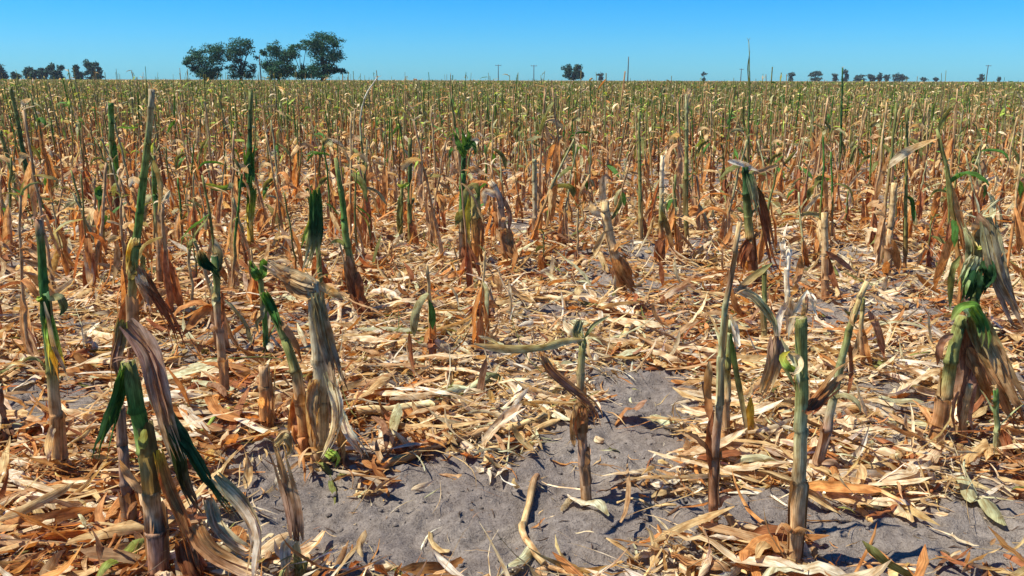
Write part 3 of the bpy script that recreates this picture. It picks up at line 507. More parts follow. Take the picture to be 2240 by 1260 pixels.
hero('tan stalk with brown flared base in front of the centre', [(1112,590),(1100,500),(1092,430),(1072,395)], 25, 15, [(0,'orange'),(.4,'tan'),(.8,'mauve'),(1,'cream')],
     [D([(1105,500),(1118,550),(1138,585)], 32, [(0,'tan'),(1,'orange')], dy=(-.04,-.06), roll=.2, t1=8), D([(1090,430),(1062,420),(1060,450)], 16, 'white', dy=(-.03,-.03)), D([(1100,430),(1115,470),(1112,510)], 12, 'mauve', dy=(0,.03))], nfray=8)
hero('straight grey stub with clean cut top, centre', [(1172,530),(1170,440),(1169,348)], 13, 12, [(0,'mauve'),(.5,'grey'),(1,'greygreen')], [D([(1172,400),(1190,450),(1195,500)], 9, 'tan', dy=(0,.03)), D([(1172,480),(1155,510),(1160,530)], 9, 'rust')], nfray=2)
hero('tall dark green stalk crossed by a horizontal green leaf, left', [(548,560),(547,460),(546,350),(548,195)], 17, 9, [(0,'rust'),(.25,'yellow'),(.4,'green'),(.7,'dark'),(1,'olive')],
     [D([(546,400),(520,405),(480,412),(448,402)], 15, [(0,'dark'),(.3,'green'),(1,'lime')], dy=(-.05,-.15), roll=.4, fold=.5, t1=6), D([(515,450),(514,410),(520,370)], 16, 'dark', dy=(-.03,-.03), roll=.3), D([(512,380),(530,400),(552,412)], 14, 'dark', dy=(-.06,-.02)),
      D([(548,400),(545,350),(546,310)], 22, 'green', dy=(-.03,-.02), roll=.2), D([(552,410),(548,450),(545,505)], 22, [(0,'green'),(.5,'lime'),(1,'straw')], dy=(-.04,-.05), roll=.2)])
hero('green stalk leaning left over a rust brown skirt of leaves', [(795,695),(775,600),(757,520),(748,430),(735,345)], 24, 11, [(0,'rust'),(.3,'rust'),(.4,'olive'),(.7,'green'),(1,'olive')],
     [D([(760,560),(775,630),(800,690)], 30, [(0,'tan'),(.5,'rust'),(1,'rust')], dy=(-.03,-.06), roll=.2, t1=7), D([(785,600),(790,650),(815,690)], 20, 'rust', dy=(-.05,-.07))])
hero('dark stalk rising left of the bare centre gap', [(896,555),(896,450),(897,302)], 13, 10, [(0,'rust'),(.3,'olive'),(.6,'dark'),(1,'olive')], [D([(898,480),(910,530),(900,560)], 16, 'rust', dy=(-.02,-.04)), D([(895,400),(880,408),(868,402)], 10, 'lime', dy=(-.03,-.06))])
hero('shorter green stalk tied beside the dark centre left stalk', [(878,548),(878,470),(880,395)], 10, 8, [(0,'rust'),(.4,'olive'),(1,'olive')], [D([(880,420),(872,480),(880,530)], 12, 'olive', dy=(-.02,-.03))])
hero('very tall olive stalk with a cream leaf curling over its top', [(1502,548),(1501,440),(1502,320),(1502,205)], 13, 8, [(0,'rust'),(.25,'olive'),(.6,'olive'),(1,'greygreen')], [D([(1498,225),(1504,200),(1510,196),(1496,240)], 7, 'cream', dy=(0,.05)), D([(1500,500),(1490,530),(1492,560)], 12, 'rust')])
hero('tall slim olive stalk left of the very tall one', [(1402,535),(1400,400),(1398,245)], 11, 7, [(0,'tan'),(.4,'olive'),(1,'olive')], [D([(1402,470),(1412,500),(1410,530)], 9, 'rust')])
hero('thin tassel stalk poking highest above the horizon', [(1638,430),(1636,330),(1640,200),(1638,90)], 5.5, 1.6, [(0,'olive'),(.6,'green'),(1,'olive')], [D([(1636,300),(1626,260),(1630,210)], 6, 'olive'), D([(1640,200),(1636,150),(1641,110)], 3, 'olive')], nfray=3, frayL=.06, frayc='olive')
hero('dark green spike stalk crossing the horizon at right', [(1836,400),(1840,280),(1843,148)], 6.5, 3.4, [(0,'olive'),(.5,'dark'),(1,'dark')], [D([(1838,300),(1848,330),(1852,370)], 6, 'olive')])
hero('stalk with long pale bent tip, right of the tallest tree', [(800,545),(798,400),(788,270),(800,210),(825,170)], 10, 3, [(0,'rust'),(.3,'olive'),(.6,'olive'),(1,'white')], [D([(788,390),(780,375),(778,385)], 16, 'lime', dy=(-.03,-.04)), D([(800,500),(808,530),(812,548)], 16, 'rust', dy=(-.02,-.04))])
hero('rust skirted stub with cream top right of centre', [(1448,585),(1446,480),(1449,340)], 16, 10, [(0,'rust'),(.3,'rust'),(.5,'olive'),(.8,'cream'),(1,'cream')], [D([(1446,460),(1460,500),(1475,560)], 14, [(0,'olive'),(1,'rust')], dy=(-.02,-.04)), D([(1444,520),(1438,560),(1442,585)], 20, 'rust', dy=(-.03,-.04))])
hero('tan stalk with brown leaf pointing right, mid right', [(1806,660),(1805,560),(1803,465)], 17, 13, [(0,'rust'),(.4,'tan'),(1,'straw')], [D([(1806,550),(1838,570),(1872,598)], 13, [(0,'rust'),(1,'mauve')], dy=(-.02,.0), roll=.3), D([(1810,560),(1822,610),(1840,650)], 15, 'rust', dy=(-.02,-.05))])
hero('leaning tan stalk pair at mid right', [(1940,605),(1948,500),(1957,400)], 17, 14, [(0,'orange'),(.3,'tan'),(1,'straw')], [D([(1945,520),(1960,560),(1968,600)], 20, 'orange', dy=(-.02,-.04))])
hero('tall thin olive stalk right of the tan pair', [(1980,590),(1982,420),(1984,235)], 9, 7, [(0,'rust'),(.3,'olive'),(1,'olive')], [D([(1983,430),(1995,440),(2000,490)], 10, 'green', dy=(-.02,-.04))])
hero('long dark green stalk leaning at the upper left edge', [(80,480),(55,360),(40,270),(22,190)], 11, 9, [(0,'olive'),(.5,'dark'),(1,'olive')], [D([(60,400),(75,440),(95,470)], 14, 'orange', dy=(0,-.04))])
hero('second dark leaning stalk at the left picture edge', [(45,465),(25,380),(0,285)], 10, 9, [(0,'rust'),(.4,'olive'),(1,'olive')], [])
hero('dark brown stump at the left edge casting shadow on bare soil', [(2,960),(-4,900),(-10,850)], 34, 30, [(0,'brown'),(1,'brown')], [D([(0,920),(15,940),(28,985)], 22, 'brown', dy=(-.02,-.04)), D([(-5,970),(20,955),(38,950)], 26, 'mauve', dy=(-.03,-.05))])
hero('rust brown stalk with hooked leaf, behind the olive leaning stalk', [(1890,815),(1884,730),(1888,650)], 12, 10, [(0,'rust'),(.5,'tan'),(1,'olive')], [D([(1900,680),(1920,720),(1935,785)], 18, [(0,'mauve'),(1,'rust')], dy=(.0,-.03), roll=.2), D([(1888,720),(1900,780),(1910,815)], 12, 'orange', dy=(-.02,-.04))])
hero('short olive stalk between the pale shredded and grey green stalks', [(1672,760),(1672,680),(1672,580)], 14, 12, [(0,'tan'),(.4,'olive'),(1,'olive')], [])
hero('dark green stalk with yellow flank, far left middle rows', [(225,560),(222,480),(218,415)], 11, 13, [(0,'tan'),(.5,'olive'),(1,'green')], [D([(222,440),(215,420),(222,405)], 18, 'green', dy=(-.03,-.03), roll=.3, fold=.3)])
hero('thick dark stalk left of the tall green horizon stalk', [(250,520),(246,400),(242,225)], 14, 12, [(0,'rust'),(.4,'rust'),(.6,'olive'),(1,'green')], [D([(246,300),(252,340),(258,400)], 12, 'green', dy=(-.02,-.03)), D([(248,420),(262,470),(270,520)], 26, 'rust', dy=(-.02,-.04), roll=.2)])
hero('rust base stump behind the shady hollow in centre litter', [(1078,705),(1076,660),(1070,630)], 14, 9, [(0,'rust'),(.5,'mauve'),(1,'tan')], [D([(1078,690),(1040,680),(1010,690)], 26, 'rust', dy=(-.02,-.06)), D([(1118,690),(1116,640),(1112,610)], 8, 'cream', dy=(-.02,-.02))])
hero('slender stalk with wilted green sheath right of the tall horizon stalk', [(350,640),(348,540),(340,440),(335,340)], 13, 10, [(0,'rust'),(.4,'tan'),(.7,'green'),(1,'olive')], [D([(340,440),(365,430),(372,415)], 12, 'mint', dy=(-.02,-.02)), D([(345,450),(352,500),(350,540)], 16, 'tan', dy=(-.02,-.03))])

# ------------------------------------------------------------------ procedural stalks of the middle rows: templates, then copies of each with its parts
def word_colour(c):
    best = min(('tan','rust','olive','green','straw','mauve'), key=lambda k: np.abs(PAL[k]-c).sum())
    return {'tan':'tan','rust':'rust','olive':'olive','green':'green','straw':'straw','mauve':'mauve'}[best]
def make_template(kind):
    """returns (list of (name, mesh), height, words)"""
    h = {'tall': rng.uniform(.85, 1.12), 'mid': rng.uniform(.5, .78), 'stub': rng.uniform(.25, .42)}[kind]
    r0 = rng.uniform(.007, .0125); K = 12; t = np.linspace(0, 1, K)
    lean = rng.normal(0, .10, 2); bend = rng.normal(0, .05, 2)
    P = np.stack([lean[0]*h*t + bend[0]*h*t*t, lean[1]*h*t + bend[1]*h*t*t, h*t-.02], -1); P[1:-1, :2] += rng.normal(0, .003, (K-2, 2))
    top = C(['olive','greygreen','green','tan','straw'][rng.choice(5, p=[.28,.20,.11,.24,.17])]); low = C(['rust','orange','tan','orange'][rng.integers(4)])
    sp = rng.uniform(.3, .6); f = np.clip((t-sp+.15)/.3, 0, 1)[:, None]; cc = low*(1-f)+top*f; cc = cc*rng.uniform(.8, 1.1, (K,1)); nod = np.arange(K) % 3 == 1; cc[nod] *= .7
    rad = r0*(1-.4*t)*np.where(nod, 1.15, 1); mb = MB(); tubes(mb, P[None], rad[None], cc[None], 7); parts = [('stem', mb.mesh('stem', M_STEM))]
    nl = rng.integers(3, 6) if kind != 'stub' else rng.integers(1, 4); cl = []
    for i in range(nl):
        a = rng.uniform(.15, .75) if i < 3 else rng.uniform(.5, .97); p = np.array([np.interp(a, t, P[:, j]) for j in range(3)])
        c = C(['orange','rust','tan','straw','cream'][rng.choice(5, p=[.34,.26,.18,.13,.09])]) if a < .55 else C(['olive','straw','greygreen','green','cream','tan'][rng.choice(6, p=[.24,.2,.17,.11,.13,.15])])
        L = min(rng.uniform(.12, .34), a*h+.12); up = rng.random() < .35
        mb = MB(); ribbons(mb, p, rng.random()*6.28, rng.uniform(.5, 1.1) if up else rng.uniform(-.9, .3), L, rng.uniform(.018, .05), c, c*rng.uniform(.8,1.2), K=8, pitc=-rng.uniform(1.6, 2.6) if up else -rng.uniform(.6, 1.2), yawc=rng.normal(0, .7), roll0=rng.normal(0, .5), rollc=rng.normal(0, 1.6), fold=rng.normal(.4, .5), t0=rng.uniform(2,6), t1=rng.uniform(1.5,6), zclamp=True)
        parts.append(('leaf', mb.mesh('leaf', M_LEAF))); cl.append((a, c))
    # sheath skirt wrapping the lower stem
    for _ in range(rng.integers(2, 5)):
        a = rng.uniform(.2, .75); p = np.array([np.interp(a, t, P[:, j]) for j in range(3)]); yaw = rng.random()*6.28
        mb = MB(); ribbons(mb, p+np.array([math.cos(yaw), math.sin(yaw), 0])*r0, yaw, -1.25, min(a*h, .32), rng.uniform(.03, .055), np.clip(low*1.4+.02, 0, .75), low*1.15, K=6, pitc=-.25, fold=-.8, t0=6, t1=8, zclamp=True)
        parts.append(('leaf_sheath', mb.mesh('leaf_sheath', M_LEAF)))
    n = rng.integers(2, 6); mb = MB(); yw = rng.random(n)*6.28; fc = C(['straw','cream','grey','olive'][rng.integers(4)])
    ribbons(mb, np.tile(P[-1], (n,1)), yw, rng.uniform(.3, 1.5, n), rng.uniform(.03, .12, n), rng.uniform(.004, .016, n), fc, fc, K=5, pitc=-rng.random(n)*2.5, roll0=rng.random(n)*3)
    parts.append(('frayed_top', mb.mesh('frayed_top', M_LEAF)))
    lw = word_colour(low); tw = word_colour(top)
    hw = {'tall':'tall','mid':'mid-height','stub':'stubby'}[kind]
    desc = f"{hw} {tw} stalk with {lw} base" if lw != tw else f"{hw} all {tw} stalk"
    return parts, h, desc
TEMPL = [make_template(k) for k in ['tall']*11 + ['mid']*19 + ['stub']*8]
_WX = [(130,'at the far left edge'),(380,'below the small left trees'),(570,'below the left tree clump'),(780,'below the tallest tree'),(1050,'right of the tallest tree'),(1330,'below the lone round tree'),(1520,'below the central pole'),(1750,'left of the distant treeline'),(2010,'below the distant treeline'),(9999,'near the right edge')]
def where(px): return next(w for a, w in _WX if px < a)
ORD = ['leftmost','second','third','fourth','fifth','sixth','seventh','eighth','ninth','tenth']
def unique_labels(items):
    """items: (object, label text, px).  Same text: tell them apart by their order from the left."""
    d = {}
    for it in items: d.setdefault(it[1], []).append(it)
    for txt, g in d.items():
        g.sort(key=lambda a: a[2])
        for i, (o, _, _) in enumerate(g):
            if len(g) == 1: o['label'] = txt
            elif len(g) == 2: o['label'] = txt + (', left one' if i == 0 else ', right one')
            else: o['label'] = txt + (', leftmost' if i == 0 else ', rightmost' if i == len(g)-1 else f', {ORD[min(i,9)]} from left')

# row plants: every place in every row
def row_positions(y0, y1, spacing, step, drop, ang=.06):
    out = []
    for k in range(int((y1-y0)/spacing)+1):
        yy = y0 + k*spacing; hw = yy*.70+1.2; n = int(2*hw/step); x = np.linspace(-hw, hw, n) + rng.normal(0, step*.3, n)
        y = yy + x*ang + rng.normal(0, .09, n)*min(1, yy/6+.3)
        keep = rng.random(n) > drop; out.append(np.stack([x[keep], y[keep]], -1))
    return np.concatenate(out)
near = row_positions(3.7, 12.6, .62, .155, .2)
px, py, _ = project(np.concatenate([near, np.zeros((len(near),1))], 1))
keep = (px > -60) & (px < 2300) & (near[:, 1] > 2.9)
cv = np.array([1.0]*len(near))
c_ = cover(near[:, 0], near[:, 1]); keep &= ~((c_ < .35) & (rng.random(len(near)) < .75))
# few plants in the near rows except on the left
kp = rng.random(len(near)); thin = np.where(near[:, 1] < 4.6, np.where(px < 620, .35, .13), np.where(near[:, 1] < 5.6, np.where(px < 800, .8, .5), .92)); keep &= kp < thin
near = near[keep]; st = np.array(STANDS)
dist = np.min(np.linalg.norm(near[:, None, :] - st[None], axis=2), axis=1); near = near[dist > .13]
near = near[np.argsort(near[:, 1])]
NIND = 300 - len(HEROES)
items = []; used = set()
for i, (x, y) in enumerate(near[:NIND]):
    ti = rng.choice(len(TEMPL), p=np.array([1.0]*11+[1.25]*19+[.9]*8)/(11+19*1.25+8*.9)); parts, h, desc = TEMPL[ti]
    root = bpy.data.objects.new('corn_stalk', None); root.empty_display_size = .1; scene.collection.objects.link(root)
    root.location = (x, y, float(soil_h(x, y))); root.rotation_euler = (rng.normal(0, .05), rng.normal(0, .05), rng.random()*6.28); s = rng.uniform(.86, 1.14); root.scale = (s, s, s*rng.uniform(.9, 1.1))
    for nm, me in parts: link(nm, me, root)
    root['category'] = 'corn stalk'; root['group'] = 'broken corn stalks standing in the field'
    pxx, pyy, _ = project(np.array([x, y, 0.])); row = 'front rows' if y < 5.4 else 'middle rows' if y < 7.2 else 'back rows'
    items.append((root, f"{desc}, {row} {where(pxx)}", pxx))
unique_labels(items)

# the rest of the field: too many to build one by one
def field(mb_s, mb_l, pts, hmean, hsd, K, S, nleaf, KL, wide=1.0, green=.5):
    N = len(pts); h = np.clip(rng.normal(hmean, hsd, N), .25, 1.5); t = np.linspace(0, 1, K)[None, :]; g = soil_h(pts[:, 0], pts[:, 1])
    ln = rng.normal(0, .07, (N, 2)); P = np.stack([pts[:, :1]+ln[:, :1]*h[:, None]*t, pts[:, 1:]+ln[:, 1:]*h[:, None]*t, g[:, None]+h[:, None]*t], -1)
    pick = rng.random(N); top = np.where((pick < green)[:, None], C('olive')*1.6, np.where((pick < green+.14)[:, None], C('green')*1.4, np.where((pick < green+.33)[:, None], C('greygreen'), C('straw'))))*rng.uniform(.7, 1.3, (N,1))
    low = np.array([C('rust'), C('orange'), C('tan'), C('tan'), C('straw')])[rng.integers(0, 5, N)]*rng.uniform(.8, 1.25, (N,1))
    f = np.clip((t[..., None]*h[:, None, None]-.25)/.4, 0, 1); cc = low[:, None]*(1-f)+top[:, None]*f
    rad = rng.uniform(.009, .0155, N)[:, None]*(1-.4*t)*wide; tubes(mb_s, P, rad, cc, S, False)
    for j in range(nleaf):
        a = rng.uniform(.1, 1.0, N); idx = np.stack([pts[:, 0]+ln[:, 0]*h*a, pts[:, 1]+ln[:, 1]*h*a, g+h*a], -1); hh = h*a
        cr = np.array([C(k) for k in ('orange','rust','tan','straw','cream')])[rng.choice(5, N, p=[.36,.16,.15,.17,.16])]
        cg = np.array([C(k) for k in ('olive','lime','greygreen','green','straw','cream')])[rng.choice(6, N, p=[.27,.14,.20,.10,.20,.09])]
        isg = rng.random(N) < np.clip((hh-.30)/.35, .03, .94); c = np.where(isg[:, None], cg*1.25, cr)*rng.uniform(.7, 1.2, (N,1)); up = rng.random(N) < .22
        if j == 0:   # dry sheath hanging against the stalk foot
            a = rng.uniform(.25, .6, N); idx = np.stack([pts[:, 0]+ln[:, 0]*h*a, pts[:, 1]+ln[:, 1]*h*a, g+h*a], -1); c = np.array([C(k) for k in ('orange','rust','tan','mauve')])[rng.choice(4, N, p=[.4,.25,.2,.15])]*rng.uniform(.8,1.2,(N,1))
            ribbons(mb_l, idx, rng.random(N)*6.28, rng.uniform(-1.5, -1.1, N), h*a, rng.uniform(.03, .05, N)*wide, c, c, K=KL, roll0=rng.normal(0, .6, N), rollc=rng.normal(0,.6,N), fold=rng.normal(.3,.3,N), zclamp=True, wob=.12); continue
        L = rng.uniform(.08, .27, N)*(1+.2*(wide-1)); ribbons(mb_l, idx, rng.random(N)*6.28, np.where(up, rng.uniform(.5, 1.2, N), rng.uniform(-1, .2, N)), L, rng.uniform(.014, .045, N)*wide, c, c*rng.uniform(.8, 1.2, (N,1)), K=KL,
            pitc=np.where(up, -rng.uniform(1, 2.4, N), -rng.uniform(.3, 1, N)), yawc=rng.normal(0, .6, N), roll0=rng.normal(0, .6, N), rollc=rng.normal(0, 1, N), fold=rng.normal(.3, .3, N), zclamp=True, wob=.2)
ms, ml = MB(), MB()
rest = near[NIND:]
ymax = near[min(NIND, len(near)-1), 1]
field(ms, ml, rest, .70, .22, 6, 6, 7, 5, 1.0, .35)
f2 = row_positions(12.9, 26, .66, .145, .15); field(ms, ml, f2, .84, .2, 4, 4, 7, 4, 1.15, .42)
f3 = row_positions(26.3, 62, .8, .19, .15); field(ms, ml, f3, .95, .14, 3, 3, 6, 3, 1.7, .5)
f4 = row_positions(63, 330, 4.0, .6, .1); field(ms, ml, f4, 1.0, .11, 3, 3, 4, 3, 6, .55)
tall = np.stack([rng.normal(-8.5, 5.0, 190), rng.uniform(14, 32, 190)], -1); field(ms, ml, tall, 1.42, .13, 4, 4, 3, 4, .8, .6)
tall = np.stack([rng.uniform(-1, 1, 140)*18, rng.uniform(15, 30, 140)], -1); field(ms, ml, tall, 1.24, .12, 4, 4, 3, 4, .8, .6)
ms.v += ml.v; ms.c += ml.c; ms.f += ml.f; ms.q += [a+ms.n for a in ml.q]; ms.n += ml.n
link('corn_field', ms.mesh('corn_field', M_LEAF), kind='stuff', label='far rows of hail stripped corn stalks with green tops to the horizon', category='corn field')
print('tris', sum(len(m.loop_triangles) if m.calc_loop_triangles() is None else 0 for m in bpy.data.meshes)); print('near', len(near), 'ymax', ymax, 'field verts', ms.n)

# ------------------------------------------------------------------ fallen pieces one can point to
FALLEN = []
def fallen(label, pts, w, c, name='fallen_leaf', lift=.012, dz=None, roll=.5, fold=.35, K=12, stalk=False, rise=None, cat=None):
    """lies on the soil: each point is a place on the ground, rise lifts it above the soil"""
    n = len(pts); rise = rise or [lift]*n
    G = np.array([ground(a, b, r) for (a, b), r in zip(pts, rise)]); P = smooth_path(G, K); P[:, 2] += soil_h(P[:, 0], P[:, 1]); t = np.linspace(0, 1, K)
    cc = grad(c, t) if isinstance(c, list) else np.repeat(C(c)[None], K, 0); wm = w*m_per_px(P); mb = MB(); org = P[K//2].copy()
    if stalk:
        wm = wm*.74; P[:, 2] += wm/2*.7; nod = (np.arange(K) % 4 == 2); tubes(mb, P[None], (wm/2*np.where(nod, 1.15, 1))[None], (cc*np.where(nod, .6, 1)[:, None])[None], 9)
        me = mb.mesh(name, M_STEM, origin=org)
    else:
        T = np.gradient(P, axis=0); T /= np.linalg.norm(T, axis=1, keepdims=True); s = np.cross(T, [0,0,1.]); s /= np.linalg.norm(s, axis=1, keepdims=True)+1e-9; nn = np.cross(s, T)
        r = roll*np.sin(t*3+rng.random()*3); sv = s*np.cos(r)[:, None]+nn*np.sin(r)[:, None]; n2 = -s*np.sin(r)[:, None]+nn*np.cos(r)[:, None]
        ws = wm/2*np.minimum(1, np.minimum(t*4+.25, (1-t)*4+.15)); P[:, 2] += np.abs(sv[:, 2])*ws
        sections_to_mesh(mb, P[None], sv[None], n2[None], ws[None], fold, cc[None], np.array([.3]), .05, True); me = mb.mesh(name, M_LEAF, origin=org)
    o = link(name, me, None, label=label, category=cat or ('fallen stalk' if stalk else 'fallen leaf'), group='fallen stalk pieces on the ground' if stalk else 'dry leaves fallen on the ground'); o.location = org; FALLEN.append(o); return o
fallen('long tan stalk lying across litter above the bare soil', [(815,1025),(900,995),(1000,965),(1085,942),(1200,930)], 24, [(0,'orange'),(.5,'tan'),(1,'straw')], 'fallen_stalk', stalk=True)
fallen('dark grey stalk lying in shade behind the long tan one', [(870,910),(960,925),(1060,935)], 20, 'brown', 'fallen_stalk', stalk=True)
fallen('pale olive stalk curving through the centre litter', [(780,895),(900,888),(1000,862),(1088,826)], 26, [(0,'straw'),(.6,'mint'),(1,'olive')], 'fallen_stalk', lift=.04, stalk=True)
fallen('kinked straw coloured stalk lying on bare soil in front', [(1175,1040),(1150,1110),(1142,1150),(1165,1200),(1190,1230)], 20, [(0,'brown'),(.4,'straw'),(.6,'straw'),(.75,'tan'),(1,'straw')], 'fallen_stalk', stalk=True)
fallen('thin root like strand running right from the kinked stalk', [(1190,1225),(1240,1240),(1300,1262)], 14, 'tan', 'fallen_stalk', stalk=True)
fallen('short stub standing at the bottom edge below the kinked stalk', [(1180,1250),(1192,1232)], 26, 'tan', 'fallen_stalk', stalk=True, rise=[.0,.05])
fallen('pale green leaf beside the foot of the lone brown stalk', [(1242,1072),(1285,1098),(1332,1124)], 26, [(0,'white'),(1,'mint')], lift=.02)
fallen('grey bent strip left of the pale green leaf', [(1228,1108),(1245,1082),(1270,1078)], 13, 'grey')
fallen('thin dry twig right of the lone brown stalk', [(1350,1090),(1410,1098),(1480,1106)], 7, 'straw', 'fallen_stalk', stalk=True)
fallen('orange curled strip right of the lone brown stalk foot', [(1305,1070),(1345,1066),(1372,1070)], 12, 'orange', lift=.02)
fallen('mint green leaf lying on soil at the lower right', [(2098,1040),(2125,1080),(2165,1115),(2200,1150)], 40, [(0,'mint'),(1,'greygreen')], lift=.02, roll=.3)
fallen('cream leaf angled over bare soil at lower right', [(1918,1062),(1950,1098),(1998,1142)], 30, [(0,'straw'),(.5,'cream'),(1,'straw')], lift=.02)
fallen('cream stalk piece right of the thick olive topped stalk foot', [(1765,1065),(1790,1085),(1812,1105)], 20, 'cream', 'fallen_stalk', stalk=True)
fallen('short pale stalk stub standing in litter near lower right', [(1806,1080),(1808,1030)], 22, 'white', 'fallen_stalk', stalk=True, rise=[0,.05])
fallen('long cream leaf sweeping across the lower right pile', [(1450,1165),(1560,1190),(1660,1220),(1755,1245)], 34, [(0,'straw'),(.5,'cream'),(1,'white')], lift=.06)
fallen('pale mint leaf at the bottom edge under the thick stalk', [(1660,1268),(1720,1245),(1800,1252),(1880,1262)], 34, [(0,'mint'),(1,'white')], lift=.05)
fallen('orange brown leaf in the lower right pile', [(1620,1215),(1665,1185),(1715,1200)], 38, 'orange', lift=.06)
fallen('broad orange leaf at the bottom of the lower right pile', [(1460,1205),(1520,1225),(1600,1228)], 36, [(0,'orange'),(1,'tan')], lift=.04)
fallen('green leaf blade lying at the bottom left', [(205,1268),(255,1230),(322,1185)], 26, [(0,'olive'),(.5,'lime'),(1,'olive')], lift=.06)
fallen('white leaf tip at the left edge', [(-10,1030),(25,1042),(60,1050)], 30, 'white', lift=.04)
fallen('thin cream stem along the bottom edge left of centre', [(668,1244),(740,1252),(830,1256)], 12, 'cream', 'fallen_stalk', stalk=True)
fallen('fallen green stem crossing litter at left', [(395,985),(450,945),(500,910),(540,895)], 12, [(0,'straw'),(.5,'lime'),(1,'olive')], 'fallen_stalk', lift=.03, stalk=True)
fallen('thick cream stalk piece slanting in the centre right litter', [(1350,775),(1372,735),(1398,690)], 20, 'straw', 'fallen_stalk', lift=.03, stalk=True)
fallen('folded cream leaf near the flared orange stalk', [(1352,655),(1368,680),(1384,700)], 26, 'white', lift=.05)
fallen('pale leaf bridging to the foot of the lone brown stalk', [(1088,820),(1140,860),(1195,900),(1250,940)], 22, [(0,'cream'),(.6,'white'),(1,'mint')], lift=.03)
fallen('straw stalk leading down left from the lone brown stalk', [(1250,880),(1180,925),(1100,945)], 15, 'straw', 'fallen_stalk', lift=.03, stalk=True)
fallen('upright orange leaf shard on soil right of centre', [(1345,925),(1378,905),(1415,870)], 26, [(0,'orange'),(1,'mauve')], lift=.03, rise=[.0,.03,.09])
fallen('pale leaf standing upright left of the long tan stalk', [(850,985),(862,930),(872,870)], 26, [(0,'cream'),(.5,'greygreen'),(1,'mint')], rise=[.0,.05,.1])
fallen('cream folded leaf with orange back at lower right', [(1945,1040),(2000,1020),(2060,985)], 34, [(0,'white'),(1,'tan')], lift=.04)
fallen('long straw leaf pointing left at the right side', [(1960,860),(2020,832),(2060,812)], 30, [(0,'cream'),(1,'straw')], lift=.04)
fallen('orange wavy leaf behind the thick olive topped stalk', [(1600,960),(1700,970),(1780,950),(1860,985),(1940,990)], 20, [(0,'tan'),(.5,'orange'),(1,'rust')], lift=.04)
fallen('thin pale strip lying flat at far lower right', [(2020,1160),(2080,1185),(2140,1205)], 8, 'cream')
fallen('dark curled sliver at the bottom right', [(2040,1262),(2075,1245),(2110,1238)], 14, 'brown')
fallen('cream leaf edge on litter near white shredded stalk', [(1620,640),(1660,652),(1690,668)], 14, 'cream', lift=.05)
fallen('long horizontal straw leaf in the centre litter', [(1130,640),(1230,652),(1340,660),(1400,668)], 16, 'cream', lift=.04)
fallen('flat olive leaf in the centre litter', [(935,740),(975,700),(1010,690)], 24, [(0,'straw'),(1,'mint')], lift=.05)
fallen('pale arched leaf across the middle right rows', [(1778,432),(1840,430),(1905,436)], 9, 'white', lift=.15)

LEAFM = []
for nm_c, wrd in (('cream','cream'),('straw','straw coloured'),('white','whitish'),('tan','tan'),('orange','orange brown'),('rust','rust brown'),('mint','pale green')):
    for shape in ('curled', 'twisted', 'flat'):
        mb = MB(); L = {'curled':.16,'twisted':.24,'flat':.20}[shape]; c = C(nm_c)
        ribbons(mb, np.array([[-L/2, 0, .004]]), 0, {'curled':.35,'twisted':.15,'flat':.05}[shape], L, rng.uniform(.022, .036), c*.95, c*rng.uniform(.8, 1.1)*np.array([1,.95,.9]), K=11, yawc=rng.normal(0, .8), pitc={'curled':-.9,'twisted':-.3,'flat':-.1}[shape],
                roll0={'curled':.2,'twisted':-.9,'flat':.1}[shape], rollc={'curled':.5,'twisted':2.2,'flat':.2}[shape], fold={'curled':1.0,'twisted':.4,'flat':.3}[shape], t0=rng.uniform(2,6), t1=rng.uniform(2,6), zclamp=True, five=True)
        LEAFM.append((mb.mesh('fallen_leaf', M_LEAF), wrd, shape, nm_c))
items = []; cnt = 0
lw = np.array([{'cream':1.5,'straw':1.2,'white':.7,'tan':1.0,'orange':1.3,'rust':.7,'mint':.3}[l[3]] for l in LEAFM]); lw /= lw.sum()
NL = 300 - len(FALLEN)
LM = [((345,1262),'thick green front left stalk'),((130,1030),'yellow leafed left stalk'),((492,888),'slim dark topped stalk'),((700,1000),'folded grey stalk'),((656,1275),'tan leafed stub'),((1284,1088),'lone brown stalk'),((1560,1168),'tall leaning grey stalk'),((1737,1232),'thick olive topped stalk'),((1778,1048),'leaning olive stalk'),((2048,965),'green collared right stalk'),((2182,1003),'thin right edge stalk'),((1362,648),'orange fanned stalk'),((795,693),'rust skirted green stalk'),((1728,758),'white shredded stalk'),((1078,704),'rust centre stump')]
while cnt < NL:
    x, y = scatter(1, 1.75, 3.9, 1.2, 1.0); 
    if rng.random() > cover(x, y)[0]*.99+.005: continue
    px, py, _ = project(np.array([x[0], y[0], 0.]));
    if not (0 < px < 2240 and py < 1262): continue
    k = rng.choice(len(LEAFM), p=lw); me, wrd, shape, _ = LEAFM[k]; s = rng.uniform(.7, 1.35); big = 'large' if s > 1.13 else 'small' if s < .88 else 'medium'
    o = link('fallen_leaf', me); z = float(soil_h(x, y)[0]) + (.02+.03*rng.random() if cover(x, y)[0] > .6 else .004)
    o.location = (x[0], y[0], z); o.rotation_euler = (rng.normal(0, .25), rng.normal(0, .12), rng.random()*6.28); o.scale = (s, s*rng.uniform(.8, 1.2), s)
    o['category'] = 'fallen leaf'; o['group'] = 'dry leaves fallen on the ground'
    lm = min(LM, key=lambda a: (a[0][0]-px)**2+((a[0][1]-py)*1.3)**2); dx = px-lm[0][0]; dyp = py-lm[0][1]
    side = ('right of' if dx > 0 else 'left of') if abs(dx) > abs(dyp)*1.2 else ('in front of' if dyp > 0 else 'behind')
    items.append((o, f"{big} {shape} {wrd} leaf {side} {lm[1]}", px)); cnt += 1
unique_labels(items)

